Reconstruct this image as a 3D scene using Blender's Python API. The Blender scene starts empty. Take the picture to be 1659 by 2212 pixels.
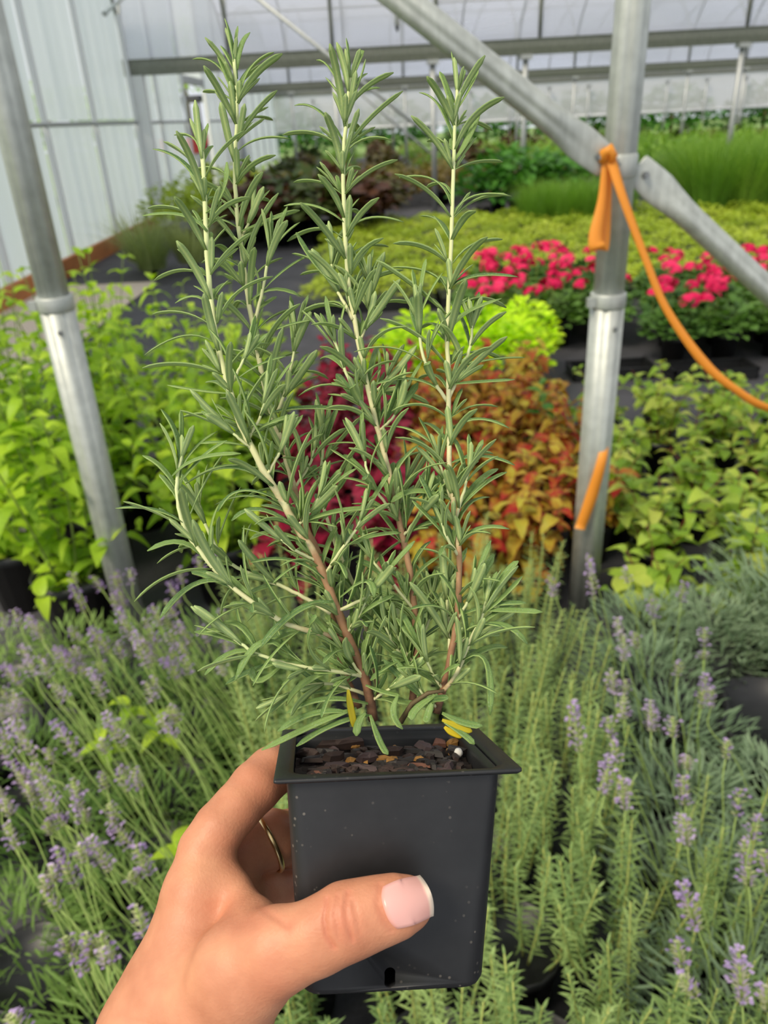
import bpy, bmesh, math, random
import numpy as np
from mathutils import Vector, Matrix, Quaternion
from mathutils.bvhtree import BVHTree

S = bpy.context.scene
COL = S.collection
PI = math.pi
def R(d): return math.radians(d)

# ---------------------------------------------------------------- camera
F_PX = 1661.0; CX, CY = 829.5, 1106.0          # photograph taken as 1659 x 2212
PITCH, ROLL, CAM_H = R(27.2), R(3.1), 1.5
_h = Vector((1, 0, 0)); _u0 = Vector((0, math.sin(PITCH), math.cos(PITCH)))
FW = Vector((0, math.cos(PITCH), -math.sin(PITCH)))
RT = math.cos(ROLL) * _h - math.sin(ROLL) * _u0
UP = math.sin(ROLL) * _h + math.cos(ROLL) * _u0
CAM = Vector((0, 0, CAM_H))
cam_d = bpy.data.cameras.new('camera'); cam = bpy.data.objects.new('camera', cam_d); COL.objects.link(cam)
cam_d.sensor_fit = 'VERTICAL'; cam_d.sensor_height = 7.0; cam_d.lens = 7.0 * F_PX / 2212.0
cam_d.clip_start = 0.02; cam_d.clip_end = 300
cam.matrix_world = Matrix(((RT.x, UP.x, -FW.x, 0), (RT.y, UP.y, -FW.y, 0), (RT.z, UP.z, -FW.z, CAM_H), (0, 0, 0, 1)))
cam_d.dof.use_dof = True; cam_d.dof.focus_distance = 0.315; cam_d.dof.aperture_fstop = 2.6
S.camera = cam

def ray(x, y): return RT * ((x - CX) / F_PX) - UP * ((y - CY) / F_PX) + FW
def gz(x, y, z=0.0):
    d = ray(x, y); return CAM + d * ((z - CAM_H) / d.z)
def gy(x, y, Y):
    d = ray(x, y); return CAM + d * (Y / d.y)
def px3(x, y, dep): return CAM + ray(x, y) * dep           # dep = depth along the optical axis
def camv(x, y, z): return CAM + RT * x + UP * y + FW * z    # camera-space metres

# ---------------------------------------------------------------- world, sun, exposure
W = bpy.data.worlds.new('world'); S.world = W; W.use_nodes = True
bg = W.node_tree.nodes['Background']; bg.inputs[0].default_value = (0.90, 0.94, 1.0, 1); bg.inputs[1].default_value = 0.90
sun_d = bpy.data.lights.new('sun', 'SUN'); sun = bpy.data.objects.new('sun', sun_d); COL.objects.link(sun)
sun_d.energy = 5.6; sun_d.angle = R(22); sun_d.color = (1.0, 0.87, 0.66)
sun.rotation_euler = Vector((-0.62, -0.52, 1.0)).to_track_quat('Z', 'Y').to_euler()
sun.location = (-6, -6, 14)
S.view_settings.view_transform = 'Standard'; S.view_settings.look = 'None'
S.view_settings.gamma = 1.0; S.view_settings.use_curve_mapping = False; S.view_settings.exposure = 0.0

# ---------------------------------------------------------------- materials
MATS = {}
def lin(c): return tuple((v / 255 / 12.92) if v / 255 <= 0.04045 else ((v / 255 + 0.055) / 1.055) ** 2.4 for v in c) + (1.0,)
class NT:
    def __init__(s, name):
        s.m = bpy.data.materials.new(name); s.m.use_nodes = True; s.t = s.m.node_tree; s.n = s.t.nodes; s.l = s.t.links
        s.b = s.n['Principled BSDF']; s.o = s.n['Material Output']; MATS[name] = s.m
    def add(s, typ, **kw):
        n = s.n.new(typ)
        for k, v in kw.items(): setattr(n, k, v)
        return n
    def link(s, a, b): s.l.new(a, b)
    def noise(s, scale, detail=3, rough=0.55, coord='Object'):
        tc = s.add('ShaderNodeTexCoord'); n = s.add('ShaderNodeTexNoise')
        n.inputs['Scale'].default_value = scale; n.inputs['Detail'].default_value = detail; n.inputs['Roughness'].default_value = rough
        s.link(tc.outputs[coord], n.inputs['Vector']); return n
    def ramp(s, fac, stops, interp='LINEAR'):
        r = s.add('ShaderNodeValToRGB'); e = r.color_ramp.elements; r.color_ramp.interpolation = interp
        while len(e) < len(stops): e.new(0.5)
        for i, (p, c) in enumerate(stops): e[i].position = p; e[i].color = c
        s.link(fac, r.inputs['Fac']); return r
    def mix(s, fac, a, b, mode='MIX'):
        m = s.add('ShaderNodeMix', data_type='RGBA', blend_type=mode)
        for sock, v in ((m.inputs[0], fac), (m.inputs[6], a), (m.inputs[7], b)):
            if hasattr(v, 'is_output'): s.link(v, sock)
            else: sock.default_value = v
        return m.outputs[2]
    def math(s, op, a, b=0.0):
        m = s.add('ShaderNodeMath', operation=op)
        for sock, v in ((m.inputs[0], a), (m.inputs[1], b)):
            if hasattr(v, 'is_output'): s.link(v, sock)
            else: sock.default_value = v
        return m.outputs[0]
    def bump(s, h, strength=0.3, dist=0.001):
        b = s.add('ShaderNodeBump'); b.inputs['Strength'].default_value = strength; b.inputs['Distance'].default_value = dist
        s.link(h, b.inputs['Height']); s.link(b.outputs[0], s.b.inputs['Normal']); return b
    def rand(s): return s.add('ShaderNodeObjectInfo').outputs['Random']
    def attr(s, name):
        a = s.add('ShaderNodeAttribute'); a.attribute_name = name; return a.outputs['Fac']
    def color(s, c):
        if hasattr(c, 'is_output'): s.link(c, s.b.inputs['Base Color'])
        else: s.b.inputs['Base Color'].default_value = c
        return c
    def translucent(s, c, fac):
        t = s.add('ShaderNodeBsdfTranslucent'); mx = s.add('ShaderNodeMixShader'); mx.inputs[0].default_value = fac
        if hasattr(c, 'is_output'): s.link(c, t.inputs[0])
        else: t.inputs[0].default_value = c
        s.link(s.b.outputs[0], mx.inputs[1]); s.link(t.outputs[0], mx.inputs[2]); s.link(mx.outputs[0], s.o.inputs['Surface'])
    def rough(s, v): s.b.inputs['Roughness'].default_value = v

def plain(name, rgb, rough=0.6, metal=0.0, vary=0.0, scale=20):
    n = NT(name); c = lin(rgb)
    if vary:
        no = n.noise(scale); d = tuple(v * (1 - vary) for v in c[:3]) + (1,); u = tuple(min(1, v * (1 + vary)) for v in c[:3]) + (1,)
        n.color(n.ramp(no.outputs['Fac'], [(0.3, d), (0.7, u)]).outputs[0])
    else: n.color(c)
    n.rough(rough); n.b.inputs['Metallic'].default_value = metal
    return n.m
def leafmat(name, stops, trans=0.35, rough=0.5, edge=None, scale=14, spec=0.25, tint=(1.15, 1.25, 0.6), rw=0.6):
    """stops: colours picked by object random + noise; edge: colour towards the margin (attribute u)"""
    n = NT(name)
    no = n.noise(scale, 2)
    f = n.math('ADD', n.math('MULTIPLY', n.rand(), rw), n.math('MULTIPLY', no.outputs['Fac'], 1 - rw))
    k = len(stops)
    c = n.ramp(f, [(0.12 + 0.76 * i / max(1, k - 1), lin(s)) for i, s in enumerate(stops)]).outputs[0]
    if edge:
        c = n.mix(n.ramp(n.attr('u'), [(edge[1], (0, 0, 0, 1)), (edge[2], (1, 1, 1, 1))]).outputs[0], c, lin(edge[0]))
    n.color(c); n.rough(rough); n.b.inputs['Specular IOR Level'].default_value = spec
    tc = n.mix(1.0, c, tint + (1,), 'MULTIPLY')
    n.translucent(tc, trans)
    return n.m

def steel(name, rgb, rough=0.55):
    n = NT(name); no = n.noise(28, 3); st = n.add('ShaderNodeMapping'); tc = n.add('ShaderNodeTexCoord')
    st.inputs['Scale'].default_value = (60, 60, 1.2); n.link(tc.outputs['Object'], st.inputs['Vector'])
    n2 = n.add('ShaderNodeTexNoise'); n2.inputs['Scale'].default_value = 1.0; n.link(st.outputs[0], n2.inputs['Vector'])
    c = lin(rgb); d = tuple(v * 0.80 for v in c[:3]) + (1,); u = tuple(min(1, v * 1.12) for v in c[:3]) + (1,)
    f = n.math('ADD', n.math('MULTIPLY', no.outputs['Fac'], 0.5), n.math('MULTIPLY', n2.outputs['Fac'], 0.5))
    n.color(n.ramp(f, [(0.35, d), (0.65, u)]).outputs[0]); n.rough(rough); n.b.inputs['Metallic'].default_value = 0.45
    n.bump(n2.outputs['Fac'], 0.12, 0.002)
    return n.m
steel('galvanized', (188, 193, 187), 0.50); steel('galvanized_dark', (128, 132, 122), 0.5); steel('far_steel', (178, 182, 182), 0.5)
plain('bolt_steel', (150, 152, 150), 0.35, 0.9)
plain('black_plastic', (30, 31, 33), 0.42, 0, 0.25, 30)
plain('wood_board', (176, 112, 62), 0.7, 0, 0.2, 6)
plain('frame_white', (214, 218, 220), 0.5)
plain('stem_green', (120, 140, 62), 0.6, 0, 0.2, 30)
plain('stem_red', (120, 62, 48), 0.6, 0, 0.2, 30)
plain('stem_brown', (96, 82, 52), 0.7, 0, 0.2, 30)
plain('soil_dark', (52, 42, 36), 0.9, 0, 0.4, 40)
plain('tyre', (30, 30, 32), 0.8); plain('vehicle_dark', (58, 62, 68), 0.5); plain('vehicle_red', (220, 60, 44), 0.45); plain('vehicle_white', (225, 225, 225), 0.5)

def film(name, rgb, transp, transl, scale, var, axis=(1, 1, 1)):
    n = NT(name); c = lin(rgb)
    tr = n.add('ShaderNodeBsdfTransparent'); tr.inputs[0].default_value = (0.93, 0.94, 0.97, 1)
    tl = n.add('ShaderNodeBsdfTranslucent'); tl.inputs[0].default_value = c
    n.color(c); n.rough(0.25)
    tc = n.add('ShaderNodeTexCoord'); mp = n.add('ShaderNodeMapping'); mp.inputs['Scale'].default_value = axis
    no = n.add('ShaderNodeTexNoise'); no.inputs['Scale'].default_value = scale; no.inputs['Detail'].default_value = 3
    n.link(tc.outputs['Object'], mp.inputs['Vector']); n.link(mp.outputs[0], no.inputs['Vector'])
    f = n.ramp(no.outputs['Fac'], [(0.35, (max(0, transp - var),) * 3 + (1,)), (0.65, (min(1, transp + var),) * 3 + (1,))]).outputs[0]
    m1 = n.add('ShaderNodeMixShader'); m1.inputs[0].default_value = transl
    n.link(n.b.outputs[0], m1.inputs[1]); n.link(tl.outputs[0], m1.inputs[2])
    m2 = n.add('ShaderNodeMixShader'); n.link(f, m2.inputs[0]); n.link(m1.outputs[0], m2.inputs[1]); n.link(tr.outputs[0], m2.inputs[2])
    n.link(m2.outputs[0], n.o.inputs['Surface'])
    return n.m
film('roof_film', (228, 231, 240), 0.62, 0.55, 0.35, 0.16, (0.5, 1.0, 2.0))
film('wall_sheet', (212, 219, 228), 0.16, 0.75, 0.8, 0.08, (1, 3, 0.25))
film('curtain_film', (232, 230, 232), 0.18, 0.6, 0.6, 0.08, (0.25, 1, 3))

def floor_mat():
    n = NT('weed_fabric'); no = n.noise(3.0, 5); no2 = n.noise(90, 2)
    f = n.math('ADD', n.math('MULTIPLY', no.outputs['Fac'], 0.7), n.math('MULTIPLY', no2.outputs['Fac'], 0.3))
    n.color(n.ramp(f, [(0.35, lin((44, 44, 48))), (0.6, lin((66, 66, 72))), (0.75, lin((92, 86, 80)))]).outputs[0]); n.rough(0.75)
    n.bump(no2.outputs['Fac'], 0.3, 0.002)
floor_mat()
def ground_mat(name, a, b, c, scale):
    n = NT(name); no = n.noise(scale, 5, 0.7)
    n.color(n.ramp(no.outputs['Fac'], [(0.3, lin(a)), (0.5, lin(b)), (0.7, lin(c))]).outputs[0]); n.rough(0.9); n.bump(no.outputs['Fac'], 0.5, 0.01)
ground_mat('gravel', (150, 138, 124), (196, 182, 166), (224, 212, 198), 60)
ground_mat('lawn', (70, 96, 44), (96, 124, 58), (120, 146, 74), 4)

# ---------------------------------------------------------------- mesh helpers
class MB:
    def __init__(s): s.v = []; s.f = []; s.mi = []; s.u = []; s.cur = 0
    def add(s, vs, fs, mi=None, us=None):
        b = len(s.v); s.v.extend([tuple(p) for p in vs]); s.f.extend([tuple(i + b for i in f) for f in fs])
        s.mi.extend([s.cur if mi is None else mi] * len(fs)); s.u.extend(us if us is not None else [0.0] * len(vs))
    def box(s, x0, x1, y0, y1, z0, z1, mi=None):
        vs = [(x, y, z) for z in (z0, z1) for y in (y0, y1) for x in (x0, x1)]
        s.add(vs, [(0, 2, 3, 1), (4, 5, 7, 6), (0, 1, 5, 4), (2, 6, 7, 3), (0, 4, 6, 2), (1, 3, 7, 5)], mi)
    def tube(s, pts, rad, seg=8, mi=None, cap=True, prof=None, us=None):
        pts = [Vector(p) for p in pts]; n = len(pts)
        if not hasattr(rad, '__len__'): rad = [rad] * n
        t0 = (pts[1] - pts[0]).normalized(); a = Vector((0, 0, 1)) if abs(t0.z) < 0.9 else Vector((0, -1, 0))
        x = t0.cross(a).normalized(); vs = []
        for i in range(n):
            t = (pts[min(i + 1, n - 1)] - pts[max(i - 1, 0)]).normalized()
            x = (x - t * x.dot(t)).normalized(); y = t.cross(x)
            for k in range(seg):
                an = 2 * PI * k / seg; rr = rad[i] * (prof(an) if prof else 1)
                vs.append(pts[i] + x * (math.cos(an) * rr) + y * (math.sin(an) * rr))
        fs = [(i * seg + k, i * seg + (k + 1) % seg, (i + 1) * seg + (k + 1) % seg, (i + 1) * seg + k) for i in range(n - 1) for k in range(seg)]
        if cap: fs += [tuple(range(seg))[::-1], tuple(range((n - 1) * seg, n * seg))]
        u = None
        if us: u = [us[i] for i in range(n) for k in range(seg)]
        s.add(vs, fs, mi, u)
    def lathe(s, prof, seg=16, cx=0, cy=0, mi=None):
        n = len(prof); vs = [(cx + r * math.cos(2 * PI * k / seg), cy + r * math.sin(2 * PI * k / seg), z) for r, z in prof for k in range(seg)]
        fs = [(i * seg + k, i * seg + (k + 1) % seg, (i + 1) * seg + (k + 1) % seg, (i + 1) * seg + k) for i in range(n - 1) for k in range(seg)]
        s.add(vs, fs, mi)
    def blade(s, p, d, nrm, L, Wd, droop=0.3, segs=4, fold=0.25, mi=None, shape=None, side=0.0):
        """thin folded leaf: p base, d direction, nrm upper side"""
        d = Vector(d).normalized(); nrm = Vector(nrm); nrm = (nrm - d * nrm.dot(d)).normalized(); sd = d.cross(nrm)
        vs = []; us = []
        for i in range(segs + 1):
            t = i / segs; w = (shape(t) if shape else math.sin(PI * min(1, 0.08 + 0.92 * t)) ** 0.6) * Wd * 0.5
            c = Vector(p) + d * (L * t * (1 - 0.25 * droop * t)) - nrm * (droop * L * t * t) + sd * (side * L * t * t)
            if i == segs: vs.append(c); us.append(1.0)
            else: vs += [c + sd * w + nrm * (w * fold), c, c - sd * w + nrm * (w * fold)]; us += [1.0, 0.0, 1.0]
        fs = []
        for i in range(segs - 1):
            b = i * 3; fs += [(b, b + 1, b + 4, b + 3), (b + 1, b + 2, b + 5, b + 4)]
        b = (segs - 1) * 3; fs += [(b, b + 1, b + 3), (b + 1, b + 2, b + 3)]
        s.add(vs, fs, mi, us)
    def mesh(s, name, mats, smooth=True):
        me = bpy.data.meshes.new(name); me.from_pydata(s.v, [], s.f)
        for m in (mats if isinstance(mats, (list, tuple)) else [mats]): me.materials.append(MATS[m])
        me.polygons.foreach_set('material_index', s.mi)
        if smooth: me.polygons.foreach_set('use_smooth', [True] * len(s.f))
        if any(s.u):
            a = me.attributes.new('u', 'FLOAT', 'POINT'); a.data.foreach_set('value', s.u)
        me.update(); return me
def obj(name, me, parent=None, mat4=None, kind=None):
    o = bpy.data.objects.new(name, me); COL.objects.link(o)
    if parent: o.parent = parent
    if mat4 is not None: o.matrix_basis = mat4
    if kind: o['kind'] = kind
    return o
def tag(o, label, cat, group=None):
    o['label'] = label; o['category'] = cat
    if group: o['group'] = group
    return o
def thing(name, label, cat, loc=(0, 0, 0), rz=0.0, group=None, sc=1.0):
    o = bpy.data.objects.new(name, None); COL.objects.link(o); o.location = loc; o.rotation_euler = (0, 0, rz); o.scale = (sc,) * 3
    o.empty_display_size = 0.1
    return tag(o, label, cat, group)
def frame(p, d, nrm):
    d = Vector(d).normalized(); nrm = Vector(nrm); nrm = nrm - d * nrm.dot(d)
    nrm = nrm.normalized() if nrm.length > 1e-6 else d.orthogonal().normalized()
    y = nrm.cross(d); p = Vector(p)
    return Matrix(((d.x, y.x, nrm.x, p.x), (d.y, y.y, nrm.y, p.y), (d.z, y.z, nrm.z, p.z), (0, 0, 0, 1)))
def smooth_path(pts, n):
    """Catmull-Rom through pts"""
    pts = [Vector(p) for p in pts]; P = [pts[0] * 2 - pts[1]] + pts + [pts[-1] * 2 - pts[-2]]; out = []
    m = len(pts) - 1
    for i in range(n + 1):
        q = i / n * m; k = min(int(q), m - 1); t = q - k; a, b, c, d = P[k:k + 4]
        out.append(0.5 * ((2 * b) + (c - a) * t + (2 * a - 5 * b + 4 * c - d) * t * t + (3 * b - a - 3 * c + d) * t ** 3))
    return out

# ---------------------------------------------------------------- setting: floor, roof, walls
WX = -3.65; G = [2.1, 14.0, 25.0, 36.0]; ZG = 2.35; XR = 22.0
def struct(name, me): 
    o = obj(name, me); o['kind'] = 'structure'; return o
m = MB(); m.box(WX + 0.05, XR, -3, 36, -0.06, 0); floor = struct('floor', m.mesh('floor', 'weed_fabric', False))
m = MB(); m.box(-40, 60, 36.0, 80, -0.16, -0.1); m.box(-40, WX - 0.05, -6, 36, -0.16, -0.1); struct('ground_outside', m.mesh('lawn', 'lawn', False))
rg = random.Random(3); m = MB()
rows = 14; cols = 8
vs = [(-3.55 + 1.2 * j / cols, 3.5 + 5.2 * i / rows, 0.012 + 0.012 * rg.random()) for i in range(rows + 1) for j in range(cols + 1)]
m.add(vs, [(i * (cols + 1) + j, i * (cols + 1) + j + 1, (i + 1) * (cols + 1) + j + 1, (i + 1) * (cols + 1) + j) for i in range(rows) for j in range(cols)])
gp = struct('floor_gravel', m.mesh('floor_gravel', 'gravel')); gp['label'] = 'pale beige gravel strip beside the left wall'

ceiling = bpy.data.objects.new('ceiling', None); COL.objects.link(ceiling); ceiling['kind'] = 'structure'
ceiling['label'] = 'arched translucent film roof on steel hoops and gutters'
def arch(y0, y1, rise, n):
    c, hs = (y0 + y1) / 2, (y1 - y0) / 2
    return [(c - hs * math.cos(PI * i / n), ZG + 0.1 + rise * math.sin(PI * i / n) ** 0.8) for i in range(n + 1)]
BAYS = [(-9.5, G[0], 2.4), (G[0], G[1], 2.5), (G[1], G[2], 2.4), (G[2], G[3], 2.4)]
HX = [WX + 1.62 * i for i in range(16)]
for bi, (y0, y1, rise) in enumerate(BAYS):
    ar = arch(y0, y1, rise, 28); m = MB(); nx = 2
    vs = [(WX + (XR - WX) * j / nx, y, z + 0.03) for y, z in ar for j in range(nx + 1)]
    m.add(vs, [(i * (nx + 1) + j, i * (nx + 1) + j + 1, (i + 1) * (nx + 1) + j + 1, (i + 1) * (nx + 1) + j) for i in range(28) for j in range(nx)])
    obj('roof_film', m.mesh('roof_film', 'roof_film'), ceiling)
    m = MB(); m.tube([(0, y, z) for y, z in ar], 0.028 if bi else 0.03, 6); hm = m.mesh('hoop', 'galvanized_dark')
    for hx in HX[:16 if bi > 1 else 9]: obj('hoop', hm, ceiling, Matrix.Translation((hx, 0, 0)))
    m = MB()
    for k in (6, 14, 22):
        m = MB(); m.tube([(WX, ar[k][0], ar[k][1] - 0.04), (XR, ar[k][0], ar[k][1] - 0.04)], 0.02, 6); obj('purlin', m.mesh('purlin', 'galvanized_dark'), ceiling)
for gi, y in enumerate(G):
    if gi == 3: continue
    m = MB()   # U-shaped gutter with rolled lips
    pr = [(-0.10, 0.11), (-0.085, 0.10), (-0.08, 0.0), (-0.06, -0.10), (0.06, -0.10), (0.08, 0.0), (0.085, 0.10), (0.10, 0.11), (0.10, 0.12), (0.075, 0.115), (0.07, 0.0), (0.05, -0.09), (-0.05, -0.09), (-0.07, 0.0), (-0.075, 0.115), (-0.10, 0.12)]
    n = len(pr); vs = [(x, y + a, ZG + b) for x in (WX - 0.1, XR) for a, b in pr]
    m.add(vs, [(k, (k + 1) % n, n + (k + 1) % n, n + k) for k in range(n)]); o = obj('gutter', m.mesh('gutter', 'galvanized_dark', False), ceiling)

# far support posts
ORD = ['first', 'second', 'third', 'fourth', 'fifth', 'sixth', 'seventh', 'eighth', 'ninth', 'tenth', 'eleventh', 'twelfth', 'thirteenth', 'fourteenth', 'fifteenth']
def far_post(x, y, label, group, base=True, r=0.045):
    t = thing('support_post', label, 'post', (x, y, 0), 0, group)
    m = MB(); m.tube([(0, 0, 0.0), (0, 0, ZG - 0.1)], r, 10); obj('tube', m.mesh('tube', 'far_steel'), t)
    m = MB(); m.box(-0.09, 0.09, -0.09, 0.09, ZG - 0.16, ZG - 0.1); obj('saddle_plate', m.mesh('saddle', 'far_steel', False), t)
    return t
px_posts = [-2.03, -0.41, 1.15, 2.62, 4.3, 6.05, 7.9]
for i, x in enumerate(px_posts):
    far_post(x, 14.0, '%s slim grey steel post from the left wall under the nearest crosswise gutter' % ORD[i], 'posts under the nearest gutter')
for i in range(11): far_post(-2.0 + 1.62 * i, 25.0, '%s thin grey steel post from the left in the distant row under the second gutter' % ORD[i], 'posts under the second gutter', r=0.04)
for i in range(13): far_post(-2.0 + 1.62 * i, 35.8, '%s thin grey steel post from the left against the far roll-up curtain' % ORD[i], 'posts along the far curtain', r=0.035)

# end wall: twin-wall sheets between studs
wall = bpy.data.objects.new('wall_left', None); COL.objects.link(wall); wall['kind'] = 'structure'; wall['label'] = 'translucent ribbed sheet end wall on pale steel studs'
DOOR = (17.9, 20.3)
studs = [2.6, 4.4, 6.2, 8.0, 9.9, 11.75, 13.9] + [15.6, DOOR[0], DOOR[1], 22.6, 24.9, 27, 29, 31, 33, 35.9]
def wall_top(y):
    for y0, y1, rise in BAYS:
        if y0 <= y <= y1:
            c, hs = (y0 + y1) / 2, (y1 - y0) / 2; q = max(0, 1 - ((y - c) / hs) ** 2) ** 0.5
            return ZG + 0.1 + rise * q ** 0.8
    return ZG
for a, b in zip(studs[:-1], studs[1:]):
    if a == DOOR[0]: continue
    m = MB(); n = 10; xs = WX - 0.02; zmid = 1.62
    def sheet(z0f, z1f):
        m = MB(); vs = []
        for k in range(n + 1):
            y = a + 0.03 + (b - a - 0.06) * k / n; z0, z1 = z0f(y), z1f(y)
            off = 0.012 if k % 2 else 0.0
            vs += [(xs + off, y, z0), (xs + off, y, z1), (xs + off - 0.012, y, z0), (xs + off - 0.012, y, z1)]
        fs = []
        for k in range(n):
            q = 4 * k; fs += [(q, q + 4, q + 5, q + 1), (q + 2, q + 3, q + 7, q + 6), (q + 1, q + 5, q + 7, q + 3)]
        m.add(vs, fs); obj('panel', m.mesh('panel', 'wall_sheet', False), wall)
    sheet(lambda y: 0.16, lambda y: zmid - 0.02); sheet(lambda y: zmid + 0.02, lambda y: wall_top(y) - 0.02)
for y in studs:
    m = MB(); w = 0.05 if y in (13.9, 24.9) else 0.028
    m.box(WX + 0.0, WX + 0.06, y - w, y + w, 0, wall_top(y) - 0.03); obj('stud', m.mesh('stud', 'frame_white', False), wall)
m = MB(); m.tube([(WX + 0.04, 2.6, 1.60), (WX + 0.04, DOOR[0], 1.60)], 0.028, 8); obj('girt', m.mesh('girt', 'far_steel'), wall)
m = MB(); m.tube([(WX + 0.04, DOOR[1], 1.60), (WX + 0.04, 35.9, 1.60)], 0.028, 8); obj('girt', m.mesh('girt', 'far_steel'), wall)
m = MB(); m.box(WX - 0.02, WX + 0.04, DOOR[0], DOOR[1], ZG - 0.05, ZG + 0.1); obj('lintel', m.mesh('lintel', 'far_steel', False), wall)
m = MB()
vs = []
for k in range(13):
    y = DOOR[0] + (DOOR[1] - DOOR[0]) * k / 12; vs += [(WX, y, ZG + 0.1), (WX, y, wall_top(y) - 0.02)]
m.add(vs, [(2 * k, 2 * k + 2, 2 * k + 3, 2 * k + 1) for k in range(12)]); obj('panel', m.mesh('panel', 'wall_sheet', False), wall)
cp = MB(); cp.box(WX + 0.06, WX + 0.24, 13.9, 14.06, 0, ZG - 0.1); obj('corner_post', cp.mesh('corner_post', 'frame_white', False), wall)
m = MB(); m.box(WX + 0.06, WX + 0.12, 2.6, 13.8, 0.0, 0.2); bb = struct('baseboard_left', m.mesh('baseboard_left', 'wood_board', False)); bb['label'] = 'orange-brown wooden board along the foot of the left wall'

# far side: roll-up curtain
wb = bpy.data.objects.new('wall_back', None); COL.objects.link(wb); wb['kind'] = 'structure'; wb['label'] = 'whitish roll-up film curtain along the far side'
m = MB(); nx = 60; vs = []
for j in range(nx + 1):
    x = WX + (XR - WX) * j / nx; o_ = 0.04 * math.sin(j * 2.1); vs += [(x, 36 + o_, 1.12), (x, 36 - o_, 1.7), (x, 36 + o_ * 0.5, ZG + 0.15)]
m.add(vs, [(3 * j + r, 3 * j + 3 + r, 3 * j + 4 + r, 3 * j + 1 + r) for j in range(nx) for r in (0, 1)]); obj('curtain', m.mesh('curtain', 'curtain_film'), wb)
m = MB(); m.tube([(WX, 36, 1.10), (XR, 36, 1.10)], 0.05, 8); obj('roll_tube', m.mesh('roll_tube', 'frame_white'), wb)
m = MB(); m.box(WX, XR, 35.95, 36.05, ZG + 0.05, ZG + 0.22); obj('eave_rail', m.mesh('eave_rail', 'galvanized_dark', False), wb)
# ---------------------------------------------------------------- front posts, braces, tape
ORANGE = NT('orange_tape'); ORANGE.color(lin((255, 178, 66))); ORANGE.rough(0.4); ORANGE.translucent(lin((255, 160, 40)), 0.35)
def flute(a):     # rolled tube with two seams pressed in
    return 1 - 0.10 * math.exp(-((((a - 4.35 + PI) % (2 * PI)) - PI) / 0.16) ** 2) - 0.09 * math.exp(-((((a - 5.35 + PI) % (2 * PI)) - PI) / 0.14) ** 2)
def front_post(x, y, zc, lean, label):
    t = thing('greenhouse_post', label, 'post', (x, y, 0))
    ax = lambda z: Vector((lean * (z - zc), 0, z))
    m = MB(); m.tube([ax(0), ax(zc * 0.5), ax(zc)], 0.0455, 40, prof=flute); obj('lower_tube', m.mesh('lower_tube', 'galvanized'), t)
    m = MB(); m.tube([ax(zc - 0.10), ax(1.6), ax(ZG - 0.1)], 0.0405, 40, prof=flute); obj('upper_tube', m.mesh('upper_tube', 'galvanized'), t)
    m = MB(); m.tube([ax(zc - 0.035), ax(zc - 0.03), ax(zc + 0.0), ax(zc + 0.004)], [0.046, 0.0480, 0.0480, 0.0460], 40, cap=True); cl = obj('collar', m.mesh('collar', 'galvanized'), t)
    m = MB(); m.box(-0.062, -0.040, -0.03, -0.012, zc - 0.028, zc - 0.004); obj('clamp_lug', m.mesh('clamp_lug', 'galvanized', False), cl)
    m = MB(); m.tube([(0.012, -0.042, zc - 0.085), (0.012, -0.050, zc - 0.085), (0.012, -0.0505, zc - 0.085)], [0.0065, 0.0065, 0.004], 6); obj('bolt', m.mesh('bolt', 'bolt_steel', False), t)
    return t
pr_x, pl_x = 0.637, -0.845
pl = front_post(pl_x, 2.1, 1.115, 0.0, 'left galvanized steel post among the bright green shrubs')
prt = front_post(pr_x, 2.1, 1.045, 0.0, 'right galvanized steel post wrapped with orange tape')
# clamp band where braces bolt on
zj = gy(1340, 358, 2.1).z
m = MB(); m.tube([(0, 0, zj - 0.028), (0, 0, zj - 0.024), (0, 0, zj + 0.024), (0, 0, zj + 0.028)], [0.041, 0.0445, 0.0445, 0.041], 36); obj('clamp_band', m.mesh('clamp_band', 'galvanized'), prt)

def brace(p0, p1, r, label, flat0=True, bolt=True, n='diagonal_brace'):
    """round bar from p0 (flattened, bolted end) to p1"""
    p0, p1 = Vector(p0), Vector(p1); d = (p1 - p0).normalized(); L = (p1 - p0).length
    t = thing(n, label, 'brace', p0)
    nrm = Vector((0, -1, 0)); nrm = (nrm - d * nrm.dot(d)).normalized(); sd = d.cross(nrm)
    m = MB(); vs = []; seg = 40
    secs = [(-0.030, 0.030, 0.004), (-0.026, 0.036, 0.005), (0.03, 0.040, 0.006), (0.06, 0.041, 0.008), (0.10, 0.036, 0.019), (0.14, r * 1.03, r * 0.93), (0.17, r, r)]
    secs += [(L * 0.5, r, r), (L, r, r)]
    for s_, a, b in secs:
        for k in range(seg):
            an = 2 * PI * k / seg; g_ = 1 - 0.16 * math.exp(-((an - 1.15 * PI / 2) / 0.30) ** 2); vs.append(d * s_ + sd * (a * math.cos(an) * g_) + nrm * (b * math.sin(an) * g_))
    ns = len(secs); fs = [(i * seg + k, i * seg + (k + 1) % seg, (i + 1) * seg + (k + 1) % seg, (i + 1) * seg + k) for i in range(ns - 1) for k in range(seg)]
    fs += [tuple(range(seg))[::-1], tuple(range((ns - 1) * seg, ns * seg))]
    m.add(vs, fs); obj('tube', m.mesh('tube', 'galvanized'), t)
    m = MB(); m.tube([nrm * -0.012, nrm * 0.014], 0.010, 6); m.tube([nrm * 0.013, nrm * 0.024], 0.006, 10); obj('bolt', m.mesh('bolt', 'bolt_steel', False), t)
    return t
e0 = gy(1292, 338, 2.045); e1 = gy(905, 28, 2.045); u = e1 + (e1 - e0) * 0.6
brace(e0, u, 0.033, 'thick diagonal steel brace rising to the upper left from the taped post')
e0 = gy(1392, 378, 2.09); e1 = gy(1640, 610, 2.09); u = e1 + (e1 - e0) * 0.8
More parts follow.
